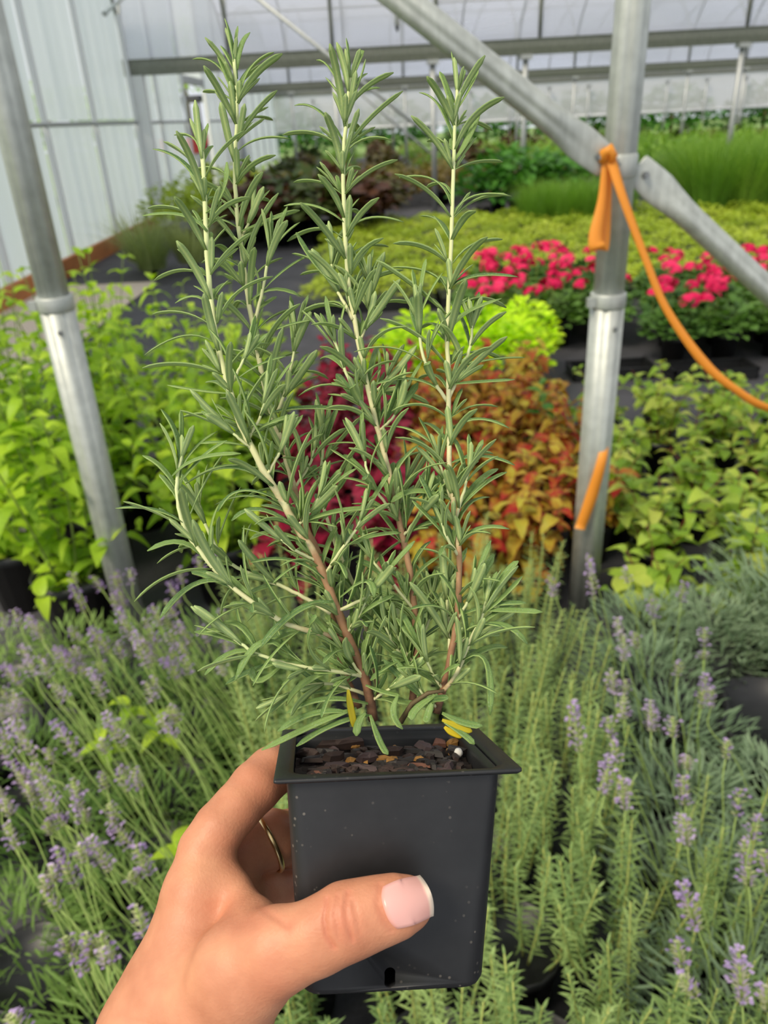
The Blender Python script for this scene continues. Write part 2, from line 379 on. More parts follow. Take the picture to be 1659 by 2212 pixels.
brace(e0, u, 0.031, 'thick diagonal steel brace falling to the right from the taped post')
# ears of the clamp that carry the braces
for nm, a, b in (('clamp_ear', gy(1292, 338, 2.05), gy(1335, 356, 2.07)), ('clamp_ear', gy(1392, 378, 2.1), gy(1340, 360, 2.1))):
    m = MB(); a = a - Vector((pr_x, 2.1, 0)); b = b - Vector((pr_x, 2.1, 0)); m.tube([a, b], 0.014, 8); obj(nm, m.mesh(nm, 'galvanized'), prt)

# far slanting braces
def far_brace(a, b, r, label, mt='far_steel'):
    t = thing('far_brace', label, 'brace', a); m = MB(); m.tube([Vector((0, 0, 0)), Vector(b) - Vector(a)], r, 8); obj('tube', m.mesh('tube', mt), t)
    m = MB(); m.tube([Vector((0, -0.04, 0)), Vector((0, 0.04, 0))], 0.03, 6); obj('end_bolt', m.mesh('end_bolt', 'bolt_steel', False), t)
far_brace(gy(1120, 446, 13.9), gy(545, -12, 12.9), 0.03, 'long slanting steel brace running down to the foot of a distant post')
far_brace(gy(1010, 400, 24.8), gy(700, 135, 24.2), 0.035, 'thin slanting brace behind the long one, farther back')
far_brace(gy(226, 30, 12.6) , gy(275, -14, 12.2), 0.025, 'short pale brace at the top of the left wall arch', 'frame_white')
# hanging tube
a = gy(858, 62, 7.0); t = thing('hanging_tube', 'white tube hanging from the roof in the middle', 'tube', a)
m = MB(); m.tube([(0, 0, 0.02), (0, 0, 0.30)], 0.022, 10); obj('body', m.mesh('body', 'frame_white'), t)
m = MB(); m.tube([(0, 0, -0.02), (0, 0, 0.0), (0, 0, 0.022)], [0.006, 0.014, 0.016], 8); obj('nozzle', m.mesh('nozzle', 'vehicle_dark'), t)
m = MB(); m.tube([(0, 0, 0.29), (0, 0, 2.6)], 0.006, 6); obj('cord', m.mesh('cord', 'frame_white'), t)

# orange flagging tape
def ribbon(pts, widths, wdir, n=24, thick=0.0004, twist=None):
    P = smooth_path(pts, n); m = MB(); vs = []
    for i, p in enumerate(P):
        q = i / n * (len(widths) - 1); k = min(int(q), len(widths) - 2); w = widths[k] + (widths[k + 1] - widths[k]) * (q - k)
        wd = Vector(wdir); tg = (P[min(i + 1, n)] - P[max(i - 1, 0)]).normalized(); wd = (wd - tg * wd.dot(tg)).normalized(); nn = tg.cross(wd)
        if twist: wd = wd * math.cos(twist * i / n) + nn * math.sin(twist * i / n); nn = tg.cross(wd)
        cup = nn * (w * 0.05)
        vs += [p - wd * w + nn * thick, p + cup + nn * thick, p + wd * w + nn * thick, p + wd * w - nn * thick, p + cup - nn * thick, p - wd * w - nn * thick]
    fs = [(i * 6 + k, i * 6 + (k + 1) % 6, i * 6 + 6 + (k + 1) % 6, i * 6 + 6 + k) for i in range(n) for k in range(6)] + [(0, 1, 2, 3, 4, 5), tuple(range(n * 6 + 5, n * 6 - 1, -1))]
    m.add(vs, fs); return m
org = gy(1313, 335, 2.03); t = thing('flagging_tape', 'bright orange plastic tape tied round the right post', 'tape', org)
def rel(l): return [Vector(p) - org for p in l]
m = MB(); m.tube(rel([gy(1300, 352, 2.03), gy(1306, 330, 2.025), gy(1316, 322, 2.02), gy(1324, 336, 2.025), gy(1318, 352, 2.03)]), [0.008, 0.013, 0.014, 0.012, 0.008], 10); obj('knot', m.mesh('knot', 'orange_tape'), t)
obj('loop', ribbon(rel([gy(1308, 335, 2.03), gy(1301, 430, 2.02), gy(1287, 505, 2.005), gy(1290, 535, 2.0), gy(1303, 528, 2.02), gy(1311, 440, 2.035), gy(1316, 345, 2.03)]), [0.007, 0.011, 0.017, 0.020, 0.016, 0.011, 0.007], RT, 30).mesh('loop', 'orange_tape'), t)
obj('tail', ribbon(rel([gy(1318, 338, 2.03), gy(1345, 425, 2.0), gy(1395, 560, 1.98), gy(1440, 668, 1.97), gy(1520, 782, 1.96), gy(1590, 842, 1.96), gy(1670, 885, 1.97), gy(1850, 920, 2.0)]), [0.013, 0.0105, 0.009, 0.0095, 0.012, 0.010, 0.011, 0.01], RT, 40).mesh('tail', 'orange_tape'), t)
obj('tail', ribbon(rel([gy(1340, 400, 2.155), gy(1335, 600, 2.158), gy(1322, 850, 2.16), gy(1310, 930, 2.11), gy(1301, 990, 2.045), gy(1278, 1070, 2.038), gy(1252, 1143, 2.035)]), [0.008, 0.008, 0.007, 0.009, 0.014, 0.018, 0.016], RT, 36).mesh('tail', 'orange_tape'), t)

# ---------------------------------------------------------------- outside, seen through the doorway
def foliage_mesh(name, mat, n, rx, rz, size, seed, shells=0.55, flat=0.0):
    rg = random.Random(seed); m = MB()
    for i in range(n):
        th = rg.uniform(0, 2 * PI); ph = math.acos(rg.uniform(-0.4, 1)); q = rg.uniform(shells, 1)
        p = Vector((rx * q * math.sin(ph) * math.cos(th), rx * q * math.sin(ph) * math.sin(th), rz * (1 + q * math.cos(ph)) * 0.5))
        d = Vector((math.cos(th), math.sin(th), rg.uniform(-0.5, 0.8))) + Vector((rg.uniform(-.6, .6), rg.uniform(-.6, .6), 0))
        m.blade(p, d, (rg.uniform(-.4, .4), rg.uniform(-.4, .4), 1), size * rg.uniform(0.7, 1.3), size * rg.uniform(0.5, 0.8), rg.uniform(0, 0.5), 2, 0.2)
    return m.mesh(name, mat)
leafmat('tree_leaf', [(110, 150, 60), (150, 185, 80), (180, 205, 110)], 0.35)
rt = ray(405, 230)
def outside(px, py, X): d = ray(px, py); return CAM + d * (X / d.x)
def tree(px, X, h, r, label, seed):
    g_ = outside(px, 330, X); t = thing('tree', label, 'tree', (g_.x, g_.y, -0.1))
    m = MB(); m.tube([(0, 0, 0), (0.05, 0, h * 0.4), (0, 0.05, h * 0.75)], [0.16, 0.13, 0.05], 8); obj('trunk', m.mesh('trunk', 'stem_brown'), t)
    obj('crown', foliage_mesh('crown', 'tree_leaf', 900, r, h * 0.85, 0.32, seed), t, Matrix.Translation((0, 0, h * 0.2)), kind='stuff')
tree(418, -9.5, 6.5, 3.0, 'light green tree outside seen over the doorway vehicle', 5)
tree(585, -8.5, 4.5, 1.6, 'narrow green tree outside seen between far wall sheets', 6)
tree(120, -8.0, 2.6, 2.2, 'hazy green bush outside behind the left wall sheets', 7)
p = outside(426, 330, -4.9)
t = thing('utility_vehicle', 'dark utility cart with red and white body outside the doorway', 'vehicle', (p.x, p.y, -0.1), R(75), None, 1.25)
m = MB(); m.box(-0.7, 0.75, -0.55, 0.55, 1.78, 1.86); m.box(-0.6, 0.65, -0.5, 0.5, 1.86, 1.89); obj('roof', m.mesh('roof', 'vehicle_dark', False), t)
for sx in (-0.62, 0.66):
    for sy in (-0.5, 0.5):
        m = MB(); m.tube([(sx * (1.25 if sx > 0 else 1), sy, 0.8), (sx, sy, 1.8)], 0.03, 8); obj('roof_pillar', m.mesh('roof_pillar', 'vehicle_dark'), t)
m = MB(); m.box(-0.6, -0.1, -0.5, 0.5, 0.75, 0.9); m.box(-0.68, -0.55, -0.5, 0.5, 0.85, 1.35); obj('seat', m.mesh('seat', 'vehicle_dark', False), t)
m = MB(); m.box(-1.3, 1.2, -0.58, 0.58, 0.38, 0.75); obj('body', m.mesh('body', 'vehicle_white', False), t)
m = MB(); m.add([(0.5, -0.6, 0.75), (1.25, -0.55, 0.75), (1.25, 0.55, 0.75), (0.5, 0.6, 0.75), (0.5, -0.58, 1.12), (1.2, -0.5, 0.95), (1.2, 0.5, 0.95), (0.5, 0.58, 1.12)], [(0, 3, 2, 1), (4, 5, 6, 7), (0, 1, 5, 4), (2, 3, 7, 6), (1, 2, 6, 5), (0, 4, 7, 3)]); obj('hood', m.mesh('hood', 'vehicle_red', False), t)
m = MB(); m.box(-1.4, -0.72, -0.6, 0.6, 0.76, 1.05); obj('cargo_bed', m.mesh('cargo_bed', 'vehicle_red', False), t)
m = MB(); m.tube([(0, -0.13, 0), (0, -0.10, 0), (0, 0.10, 0), (0, 0.13, 0)], [0.20, 0.28, 0.28, 0.20], 16); wm = m.mesh('wheel', 'tyre')
for sx in (-0.95, 0.9):
    for sy in (-0.55, 0.55): obj('wheel', wm, t, Matrix.Translation((sx, sy, 0.28)))
m = MB(); m.tube([(0.25 * 0 + 0.32 + 0.0, 0.25 + 0.16 * math.cos(k * PI / 6), 1.12 + 0.16 * math.sin(k * PI / 6)) for k in range(13)], 0.015, 6); obj('steering_wheel', m.mesh('steering_wheel', 'tyre'), t)
# ---------------------------------------------------------------- held plant: pot, soil, rosemary
PO = Vector(((853 - CX) / F_PX * 0.285, -(1670 - CY) / F_PX * 0.285, 0.285))      # middle of the front rim, camera metres
Wp = Vector((-0.095, -0.088, 1)).normalized(); Xp = Vector((1, -0.006, 0.095)); Xp = (Xp - Wp * Xp.dot(Wp)).normalized(); Ap = Wp.cross(Xp)
if Ap.y < 0: Ap = -Ap
HALF = 0.0402; POT_H = 0.081; BOT = 0.0345
PC = PO + Wp * HALF                                       # centre of the pot mouth, camera metres
def c2w(v): return CAM + RT * v.x + UP * v.y + FW * v.z
def pot(x, w, a): return c2w(PC + Xp * x + Wp * w + Ap * a)   # pot-local (x right, w away, a up) to world
root_loc = pot(0, 0, -POT_H)
ros = thing('potted_rosemary', 'rosemary with upright stems in a square black pot held up by a hand', 'potted plant', root_loc)
def loc(v): return Vector(v) - root_loc

def rsq(a, r, n=6):
    out = []
    for q, (sx, sy) in enumerate(((1, 1), (-1, 1), (-1, -1), (1, -1))):
        for k in range(n + 1):
            an = q * PI / 2 + k / n * PI / 2; out.append((sx * (a - r) + r * math.cos(an), sy * (a - r) + r * math.sin(an)))
    return out
def potmat():
    n = NT('pot_plastic'); no = n.noise(160, 4); no2 = n.noise(26, 4, 0.7); vo = n.add('ShaderNodeTexVoronoi'); vo.inputs['Scale'].default_value = 260
    tc = n.add('ShaderNodeTexCoord'); n.link(tc.outputs['Object'], vo.inputs['Vector'])
    base = n.ramp(no2.outputs['Fac'], [(0.3, lin((21, 22, 24))), (0.75, lin((36, 37, 39)))]).outputs[0]
    gate = n.ramp(no2.outputs['Fac'], [(0.50, (0, 0, 0, 1)), (0.66, (1, 1, 1, 1))]).outputs[0]
    sp = n.ramp(vo.outputs['Distance'], [(0.10, (1, 1, 1, 1)), (0.17, (0, 0, 0, 1))]).outputs[0]
    f = n.math('MULTIPLY', n.math('MULTIPLY', sp, gate), 0.55)
    n.color(n.mix(f, base, lin((138, 130, 120)))); n.rough(0.46); n.bump(no.outputs['Fac'], 0.10, 0.0005)
    n.b.inputs['Specular IOR Level'].default_value = 0.5
potmat()
# body: outer wall up, inner wall down
def loft(levels, close=True, n=6):
    m = MB(); vs = []
    for a, r, z in levels: vs += [loc(pot(x, y, z)) for x, y in rsq(a, r, n)]
    k = 4 * (n + 1); fs = [(i * k + j, i * k + (j + 1) % k, (i + 1) * k + (j + 1) % k, (i + 1) * k + j) for i in range(len(levels) - 1) for j in range(k)]
    if close: fs += [tuple(range(k))[::-1], tuple(range((len(levels) - 1) * k, len(levels) * k))]
    m.add(vs, fs); return m
lv = [(BOT - 0.004, 0.006, -POT_H), (BOT - 0.001, 0.008, -POT_H + 0.0008), (BOT, 0.008, -POT_H + 0.003), (0.5 * (BOT + HALF), 0.007, -POT_H / 2), (HALF - 0.0002, 0.005, -0.003), (HALF, 0.005, -0.0015), (HALF, 0.005, 0.0), (HALF - 0.0014, 0.0045, 0.0), (HALF - 0.002, 0.0045, -0.004), (0.5 * (BOT + HALF) - 0.0012, 0.006, -POT_H / 2), (BOT - 0.0012, 0.007, -POT_H + 0.004), (BOT - 0.004, 0.006, -POT_H + 0.002)]
bm_ = loft(lv).mesh('pot', 'pot_plastic'); tmp = obj('pot', bm_, ros)
cut = MB(); cut.tube([loc(pot(-0.0015, -BOT - 0.006, -POT_H + 0.0042)), loc(pot(-0.0015, -BOT + 0.006, -POT_H + 0.0042))], 0.0021, 16)
cut.tube([loc(pot(-0.0015, -BOT - 0.006, -POT_H + 0.0078)), loc(pot(-0.0015, -BOT + 0.006, -POT_H + 0.0078))], 0.0021, 16)
q = [loc(pot(-0.0015 + sx * 0.0020, -BOT + w, -POT_H + a)) for a in (0.0042, 0.0078) for w in (-0.0063, 0.0063) for sx in (-1, 1)]
cut.add(q, [(0, 2, 3, 1), (4, 5, 7, 6), (0, 1, 5, 4), (2, 6, 7, 3), (0, 4, 6, 2), (1, 3, 7, 5)])
co = bpy.data.objects.new('cut', cut.mesh('cut', 'pot_plastic')); COL.objects.link(co); co.parent = ros
md = tmp.modifiers.new('slot', 'BOOLEAN'); md.object = co; md.operation = 'DIFFERENCE'; md.use_self = True
try:
    dg = bpy.context.evaluated_depsgraph_get(); nm = bpy.data.meshes.new_from_object(tmp.evaluated_get(dg))
    if len(nm.polygons) > 100: tmp.data = nm
except Exception: pass
tmp.modifiers.clear(); bpy.data.objects.remove(co)
pot_o = tmp; pot_o['label'] = 'square black plastic nursery pot, dusty'
RIM = 0.0456
rimm = MB(); vs = []
lev = [(HALF - 0.0006, 0.005, -0.0010), (RIM - 0.0008, 0.0012, -0.0016), (RIM, 0.0010, -0.0009), (RIM, 0.0010, 0.0004), (RIM - 0.0008, 0.0012, 0.0008), (HALF + 0.0006, 0.005, 0.0012), (HALF - 0.0014, 0.005, 0.0004), (HALF - 0.0014, 0.005, -0.0010)]
for a, r, z in lev:
    for x, y in rsq(a, r): vs.append(loc(pot(x + 0.0012, y, z * 0.75 + 0.0020 * (max(0, x) / RIM) ** 6 - 0.0006 * (max(0, -y) / RIM) ** 4)))
k = 28; nl = len(lev); rimm.add(vs, [(i * k + j, i * k + (j + 1) % k, ((i + 1) % nl) * k + (j + 1) % k, ((i + 1) % nl) * k + j) for i in range(nl) for j in range(k)])
obj('rim', rimm.mesh('rim', 'pot_plastic'), pot_o)

# potting mix
plain('bark_dark', (58, 42, 36), 0.75, 0, 0.45, 120); plain('bark_black', (38, 32, 30), 0.6, 0, 0.4, 120); plain('bark_red', (118, 78, 62), 0.8, 0, 0.3, 100); plain('bark_plum', (74, 58, 58), 0.7, 0, 0.35, 150)
plain('bark_tan', (168, 122, 60), 0.8, 0, 0.3, 120); plain('perlite', (235, 232, 224), 0.9)
rg = random.Random(11)
m = MB(); N = 26; a = HALF - 0.0026; zs = -0.0085; vs = []
for i in range(N + 1):
    for j in range(N + 1):
        x, y = a * (2 * j / N - 1), a * (2 * i / N - 1)
        vs.append(loc(pot(x, y, zs + rg.uniform(-0.0014, 0.0012) + 0.002 * math.exp(-(x * x + y * y) / 0.0004))))
m.add(vs, [(i * (N + 1) + j, i * (N + 1) + j + 1, (i + 1) * (N + 1) + j + 1, (i + 1) * (N + 1) + j) for i in range(N) for j in range(N)])
soil = obj('potting_soil', m.mesh('potting_soil', 'soil_dark', False), ros, kind='stuff'); soil['label'] = 'dark bark-based potting mix'
def chip(rg, ln, wd, th):
    n = rg.choice((5, 6, 7)); m = MB(); ring = []
    for k in range(n):
        an = 2 * PI * (k + rg.uniform(-0.3, 0.3)) / n; q = rg.uniform(0.75, 1.1); ring.append((ln * 0.5 * q * math.cos(an), wd * 0.5 * q * math.sin(an)))
    vs = [(x, y, rg.uniform(-0.1, 0.1) * th) for x, y in ring] + [(x * 0.86, y * 0.82, th * rg.uniform(0.7, 1.2)) for x, y in ring] + [(x * 0.3, y * 0.3, th * rg.uniform(0.9, 1.3)) for x, y in ring]
    fs = [(k, (k + 1) % n, n + (k + 1) % n, n + k) for k in range(n)] + [(n + k, n + (k + 1) % n, 2 * n + (k + 1) % n, 2 * n + k) for k in range(n)] + [tuple(range(2 * n, 3 * n)), tuple(range(n))[::-1]]
    m.add(vs, fs); return m
def put_chip(x, w, ln, wd, th, mat, rz, tilt, lift=0.0, name='bark_chip'):
    base = pot(x, w, zs + 0.0006 + lift); d = c2w(Xp * math.cos(rz) + Wp * math.sin(rz)) - CAM; up = (c2w(Ap) - CAM)
    up = up + Vector((tilt[0], tilt[1], 0)); obj(name, chip(rg, ln, wd, th).mesh(name, mat, False), soil, frame(loc(base), d, up))
for i in range(135):
    x, w = rg.uniform(-1, 1) * (HALF - 0.007), rg.uniform(-1, 0.9) * (HALF - 0.007)
    put_chip(x, w, rg.uniform(0.004, 0.015), rg.uniform(0.002, 0.005), rg.uniform(0.0008, 0.0020), rg.choice(['bark_dark'] * 9 + ['bark_black'] * 9 + ['bark_plum'] * 3 + ['bark_red'] + ['bark_tan']), rg.uniform(0, PI), (rg.uniform(-.7, .7), rg.uniform(-.9, .4)), rg.uniform(0, 0.002))
def on_soil(px, py):                                      # pixel to pot-local on the soil plane
    d = Vector(((px - CX) / F_PX, -(py - CY) / F_PX, 1)); o = PC + Ap * zs; t_ = o.dot(Ap) / d.dot(Ap); q = d * t_ - PC
    return q.dot(Xp), q.dot(Wp)
for px, py, ln, wd, th, mt, rz, ti in ((936, 1607, .009, .007, .002, 'bark_red', 0.3, (0, -.5)), (915, 1632, .012, .011, .003, 'bark_plum', 1.2, (0, -.9)), (735, 1607, .028, .006, .004, 'bark_dark', 0.35, (0, -.6)), (665, 1645, .013, .006, .003, 'bark_dark', -0.3, (.1, -.7)), (765, 1615, .007, .003, .001, 'bark_tan', 0.5, (0, -.7)), (1010, 1620, .008, .0045, .002, 'bark_tan', 0.3, (0, -.5)), (985, 1640, .011, .006, .003, 'bark_black', -.2, (0, -.6)), (850, 1640, .013, .005, .003, 'bark_dark', 0.1, (0, -.6)), (905, 1655, .006, .004, .001, 'bark_tan', 0.1, (0, -.5)), (790, 1655, .011, .005, .003, 'bark_plum', .1, (0, -.6)), (720, 1655, .010, .004, .003, 'bark_dark', 0.4, (0, -.4))):
    x, w = on_soil(px, py); put_chip(max(-.035, min(.035, x)), max(-.034, min(.034, w)), ln, wd, th, mt, rz, ti, 0.0022)
x, w = on_soil(1022, 1643); m = MB(); m.lathe([(0, -.0022), (.0014, -.0018), (.0021, 0), (.0015, .0016), (0, .002)], 10); obj('perlite_bead', m.mesh('perlite_bead', 'perlite'), soil, Matrix.Translation(loc(pot(min(x, .034), max(w, -.033), zs + 0.0035))))

# rosemary foliage materials
def ros_leaf_mat():
    n = NT('rosemary_leaf'); no = n.noise(1400, 2); no2 = n.noise(45, 2); f = n.attr('u')
    top = n.ramp(n.math('ADD', n.math('MULTIPLY', n.rand(), 0.5), n.math('MULTIPLY', no2.outputs['Fac'], 0.5)), [(0.25, lin((94, 128, 74))), (0.5, lin((118, 150, 86))), (0.8, lin((144, 172, 98)))]).outputs[0]
    c = n.mix(n.ramp(f, [(0.05, (0, 0, 0, 1)), (0.25, (1, 1, 1, 1))]).outputs[0], top, lin((172, 196, 114)))
    c = n.mix(n.ramp(f, [(0.45, (0, 0, 0, 1)), (0.55, (1, 1, 1, 1))]).outputs[0], c, lin((162, 186, 122)))
    c = n.mix(n.ramp(f, [(0.75, (0, 0, 0, 1)), (0.95, (1, 1, 1, 1))]).outputs[0], c, lin((204, 220, 146)))
    c = n.mix(n.math('MULTIPLY', n.ramp(no.outputs['Fac'], [(0.55, (0, 0, 0, 1)), (0.7, (1, 1, 1, 1))]).outputs[0], 0.30), c, lin((186, 200, 176)))
    n.color(c); n.rough(0.55); n.b.inputs['Specular IOR Level'].default_value = 0.3; n.bump(no.outputs['Fac'], 0.35, 0.0003)
    n.translucent(n.mix(1.0, c, (1.15, 1.2, 0.5, 1), 'MULTIPLY'), 0.28)
ros_leaf_mat()
def ros_stem_mat():
    n = NT('rosemary_stem'); no = n.noise(220, 3); f = n.math('ADD', n.attr('u'), n.math('MULTIPLY', n.math('SUBTRACT', no.outputs['Fac'], 0.5), 0.35))
    n.color(n.ramp(f, [(0.0, lin((98, 70, 50))), (0.12, lin((138, 98, 70))), (0.36, lin((172, 134, 98))), (0.52, lin((212, 208, 160))), (0.85, lin((206, 216, 156)))]).outputs[0]); n.rough(0.7); n.bump(no.outputs['Fac'], 0.4, 0.0004)
ros_stem_mat()
leafmat('yellow_leaf', [(214, 190, 40), (190, 180, 50)], 0.3)

CS = [(-1.0, -0.06, .62), (-0.80, 0.20, .02), (-0.30, 0.26, 0), (0.0, 0.10, .14), (0.30, 0.26, 0), (0.80, 0.20, .02), (1.0, -0.06, .62), (0.62, -0.16, .66), (0.0, -0.24, 1.0), (-0.62, -0.16, .66)]
def hero_leaf(p0, p1, p2, Wd, nrm, mb=None, segs=9):
    """needle leaf along a quadratic curve p0-p1-p2 (p1 = control), Wd full width, nrm = upper side"""
    m = mb or MB(); p0, p1, p2 = Vector(p0), Vector(p1), Vector(p2); nrm = Vector(nrm); vs = []; us = []; n = len(CS)
    for i in range(segs + 1):
        t = (i / segs) ** 0.8; c = p0 * (1 - t) ** 2 + p1 * 2 * t * (1 - t) + p2 * t * t; tg = ((p1 - p0) * (1 - t) + (p2 - p1) * t).normalized()
        nn = nrm - tg * nrm.dot(tg); nn = nn.normalized() if nn.length > 1e-5 else tg.orthogonal().normalized(); sd = tg.cross(nn)
        w = Wd * 0.5 * (0.42 + 0.58 * min(1, t / 0.35)) * (1 if t < 0.80 else max(0.05, 1 - ((t - 0.80) / 0.205) ** 2.4) ** 0.5)
        for a, b, u in CS: vs.append(c + sd * (a * w) + nn * (b * w * 1.15)); us.append(max(u, 0.001))
    fs = [(i * n + k, i * n + (k + 1) % n, (i + 1) * n + (k + 1) % n, (i + 1) * n + k) for i in range(segs) for k in range(n)] + [tuple(range(n))[::-1], tuple(range(segs * n, segs * n + n))]
    m.add(vs, fs, None, us); return m

# stems traced from the photograph: (pixel x, pixel y, depth), base first; r0 base radius m; woody = share of brown; lf = leaf length scale
ST = [
 # name, pts, r0, r1, woody, spread
 ('B', [(807,1556,.318),(790,1470,.317),(755,1383,.316),(720,1296,.315),(680,1198,.314),(645,1146,.314),(610,1082,.314),(576,1030,.314),(547,972,.314),(518,914,.315),(495,839,.316),(470,746,.318),(455,640,.320),(448,560,.322),(443,440,.325),(437,330,.328)], .0021, .0010, .30, 1.0),
 ('A', [(775,1530,.326),(743,1446,.328),(714,1313,.330),(697,1221,.331),(657,1128,.333),(633,1047,.334),(610,960,.335),(581,873,.336),(552,735,.338),(533,625,.340),(520,525,.341),(510,440,.342),(508,350,.343),(512,240,.345),(506,130,.347)], .0018, .0008, .36, 1.0),
 ('C', [(888,1535,.322),(897,1458,.322),(900,1394,.322),(897,1337,.322),(888,1250,.322),(871,1163,.323),(853,1082,.323),(836,1001,.324),(813,914,.325),(790,816,.326),(770,717,.327),(752,600,.328),(745,500,.329),(742,350,.331),(750,240,.333),(757,170,.334)], .0017, .0008, .42, 1.0),
 ('D', [(943,1540,.316),(957,1487,.316),(972,1423,.316),(986,1348,.316),(991,1279,.316),(992,1192,.317),(981,1105,.317),(972,1018,.318),(970,931,.319),(969,816,.320),(966,717,.321),(972,590,.323),(977,450,.325),(980,350,.327),(984,250,.329),(988,195,.330)], .0016, .0007, .38, 1.0),
 ('E', [(758,1392,.3155),(703,1371,.310),(657,1360,.307),(610,1342,.304),(547,1302,.302),(483,1250,.301),(437,1198,.301),(402,1146,.302),(385,1093,.303),(383,1036,.304),(392,985,.305)], .0012, .0007, .10, 1.15),
 ('E2', [(715,1325,.315),(660,1292,.316),(610,1267,.317),(564,1250,.318),(495,1215,.319),(460,1169,.320),(437,1115,.321),(428,1085,.322)], .0009, .0006, 0, 1.05),
 ('F', [(820,1510,.330),(800,1400,.334),(775,1290,.338),(749,1232,.340),(720,1163,.342),(699,1094,.343),(690,1040,.344),(697,990,.345),(700,935,.346)], .0011, .0006, .10, .9),
 ('G', [(813,914,.325),(778,868,.324),(752,815,.323),(738,780,.323),(722,735,.323)], .0008, .0006, 0, .9),
 ('G2', [(860,1120,.323),(824,1076,.320),(796,1024,.318),(786,985,.318)], .0007, .0005, 0, .85),
 ('G3', [(876,1180,.323),(862,1120,.330),(872,1060,.333),(880,1030,.334)], .0006, .0005, 0, .75),
 ('C1', [(762,690,.327),(738,645,.330),(716,600,.332),(718,560,.333)], .0008, .0006, 0, .8),
 ('C2', [(775,740,.327),(795,690,.330),(800,640,.332),(796,600,.333)], .0007, .0005, 0, .8),
 ('C3', [(800,850,.325),(830,830,.330),(838,805,.332)], .0007, .0005, 0, .7),
 ('D1', [(966,868,.320),(934,816,.318),(912,760,.317),(903,700,.317),(902,665,.317)], .0008, .0006, 0, .9),
 ('D2', [(970,860,.320),(995,800,.322),(1015,750,.323),(1020,700,.324)], .0008, .0006, 0, .85),
 ('D3', [(985,1120,.317),(1005,1050,.315),(1015,1010,.314)], .0007, .0005, 0, .75),
 ('D4', [(980,1100,.317),(955,1020,.320),(948,985,.321)], .0007, .0005, 0, .75),
 ('H', [(955,1495,.314),(986,1455,.311),(1015,1385,.309),(1040,1335,.308),(1050,1300,.308)], .0010, .0006, .05, 1.0),
 ('H2', [(972,1410,.316),(968,1340,.320),(966,1290,.322),(970,1262,.323)], .0007, .0005, 0, .8),
 ('I', [(786,1462,.317),(755,1455,.312),(703,1447,.308),(640,1438,.305),(590,1425,.303),(541,1405,.302),(505,1378,.302)], .0009, .0006, 0, 1.05),
 ('I2', [(790,1500,.320),(720,1478,.320),(660,1482,.319),(620,1500,.318)], .0008, .0005, 0, 1.0),
 ('A1', [(599,891,.336),(616,845,.338),(633,770,.340),(640,715,.341)], .0008, .0005, 0, .8),
 ('A2', [(545,710,.338),(562,650,.337),(576,580,.336),(586,535,.336)], .0008, .0006, 0, .9),
 ('A3', [(520,520,.341),(538,478,.344),(545,455,.345)], .0007, .0005, 0, .7),
 ('B1', [(495,839,.316),(515,800,.314),(530,770,.313)], .0007, .0005, 0, .75),
 ('B2', [(576,1030,.314),(600,985,.312),(612,955,.312)], .0007, .0005, 0, .75),
 ('B3', [(547,972,.314),(520,950,.311),(492,925,.310)], .0007, .0005, 0, .8),
 ('B4', [(700,1245,.315),(735,1190,.311),(765,1150,.309),(780,1120,.309)], .0008, .0005, 0, .85),
 ('B5', [(730,1320,.315),(790,1290,.310),(822,1250,.308)], .0008, .0005, 0, .85),
 ('B6', [(690,1215,.315),(640,1190,.309),(606,1165,.307)], .0008, .0005, 0, .9),
 ('C4', [(895,1320,.322),(850,1262,.318),(815,1225,.316),(800,1200,.315)], .0007, .0005, 0, .85),
 ('C5', [(900,1400,.322),(930,1330,.326),(932,1290,.327)], .0007, .0005, 0, .8),
 ('J1', [(790,1470,.317),(760,1430,.313),(738,1400,.312)], .0007, .0005, 0, .8),
 ('J2', [(898,1440,.322),(872,1400,.318),(858,1368,.317)], .0007, .0005, 0, .8),
 ('J3', [(957,1490,.316),(932,1450,.312),(918,1418,.311)], .0007, .0005, 0, .8),
 ('J4', [(988,1340,.316),(1010,1300,.312),(1020,1268,.311)], .0007, .0005, 0, .8),
 ('J5', [(748,1370,.316),(775,1330,.311),(790,1296,.310)], .0007, .0005, 0, .8),
 ('J6', [(975,1410,.316),(1000,1385,.320),(1028,1370,.322)], .0007, .0005, 0, .8),
 ('J7', [(800,1515,.318),(838,1490,.313),(862,1470,.312)], .0007, .0005, 0, .75),
 ('J8', [(945,1530,.316),(918,1505,.311),(900,1480,.310)], .0007, .0005, 0, .75),
 ('J9', [(640,1140,.314),(676,1098,.310),(692,1068,.309)], .0007, .0005, 0, .8),
 ('J10', [(820,930,.325),(850,900,.321),(862,868,.320)], .0007, .0005, 0, .8),
 ('J11', [(535,950,.314),(560,905,.311),(570,870,.310)], .0007, .0005, 0, .8),
 ('J12', [(990,1200,.317),(965,1160,.313),(955,1128,.312)], .0007, .0005, 0, .8),
 ('J13', [(870,1160,.323),(900,1120,.319),(915,1090,.318)], .0007, .0005, 0, .8),
 ('J14', [(640,1050,.334),(670,1000,.338),(680,965,.339)], .0007, .0005, 0, .8),
 ('C6', [(893,1450,.322),(850,1390,.318),(832,1350,.316)], .0007, .0005, 0, .85),
]
rg = random.Random(21)
VIEW = -FW
leaves = []        # (length, mesh builder args, stem object index)
stem_objs = []
def add_leaf(p0, p1, p2, wd, nrm, si): leaves.append(((p2 - p0).length, p0, p1, p2, wd, nrm, si))
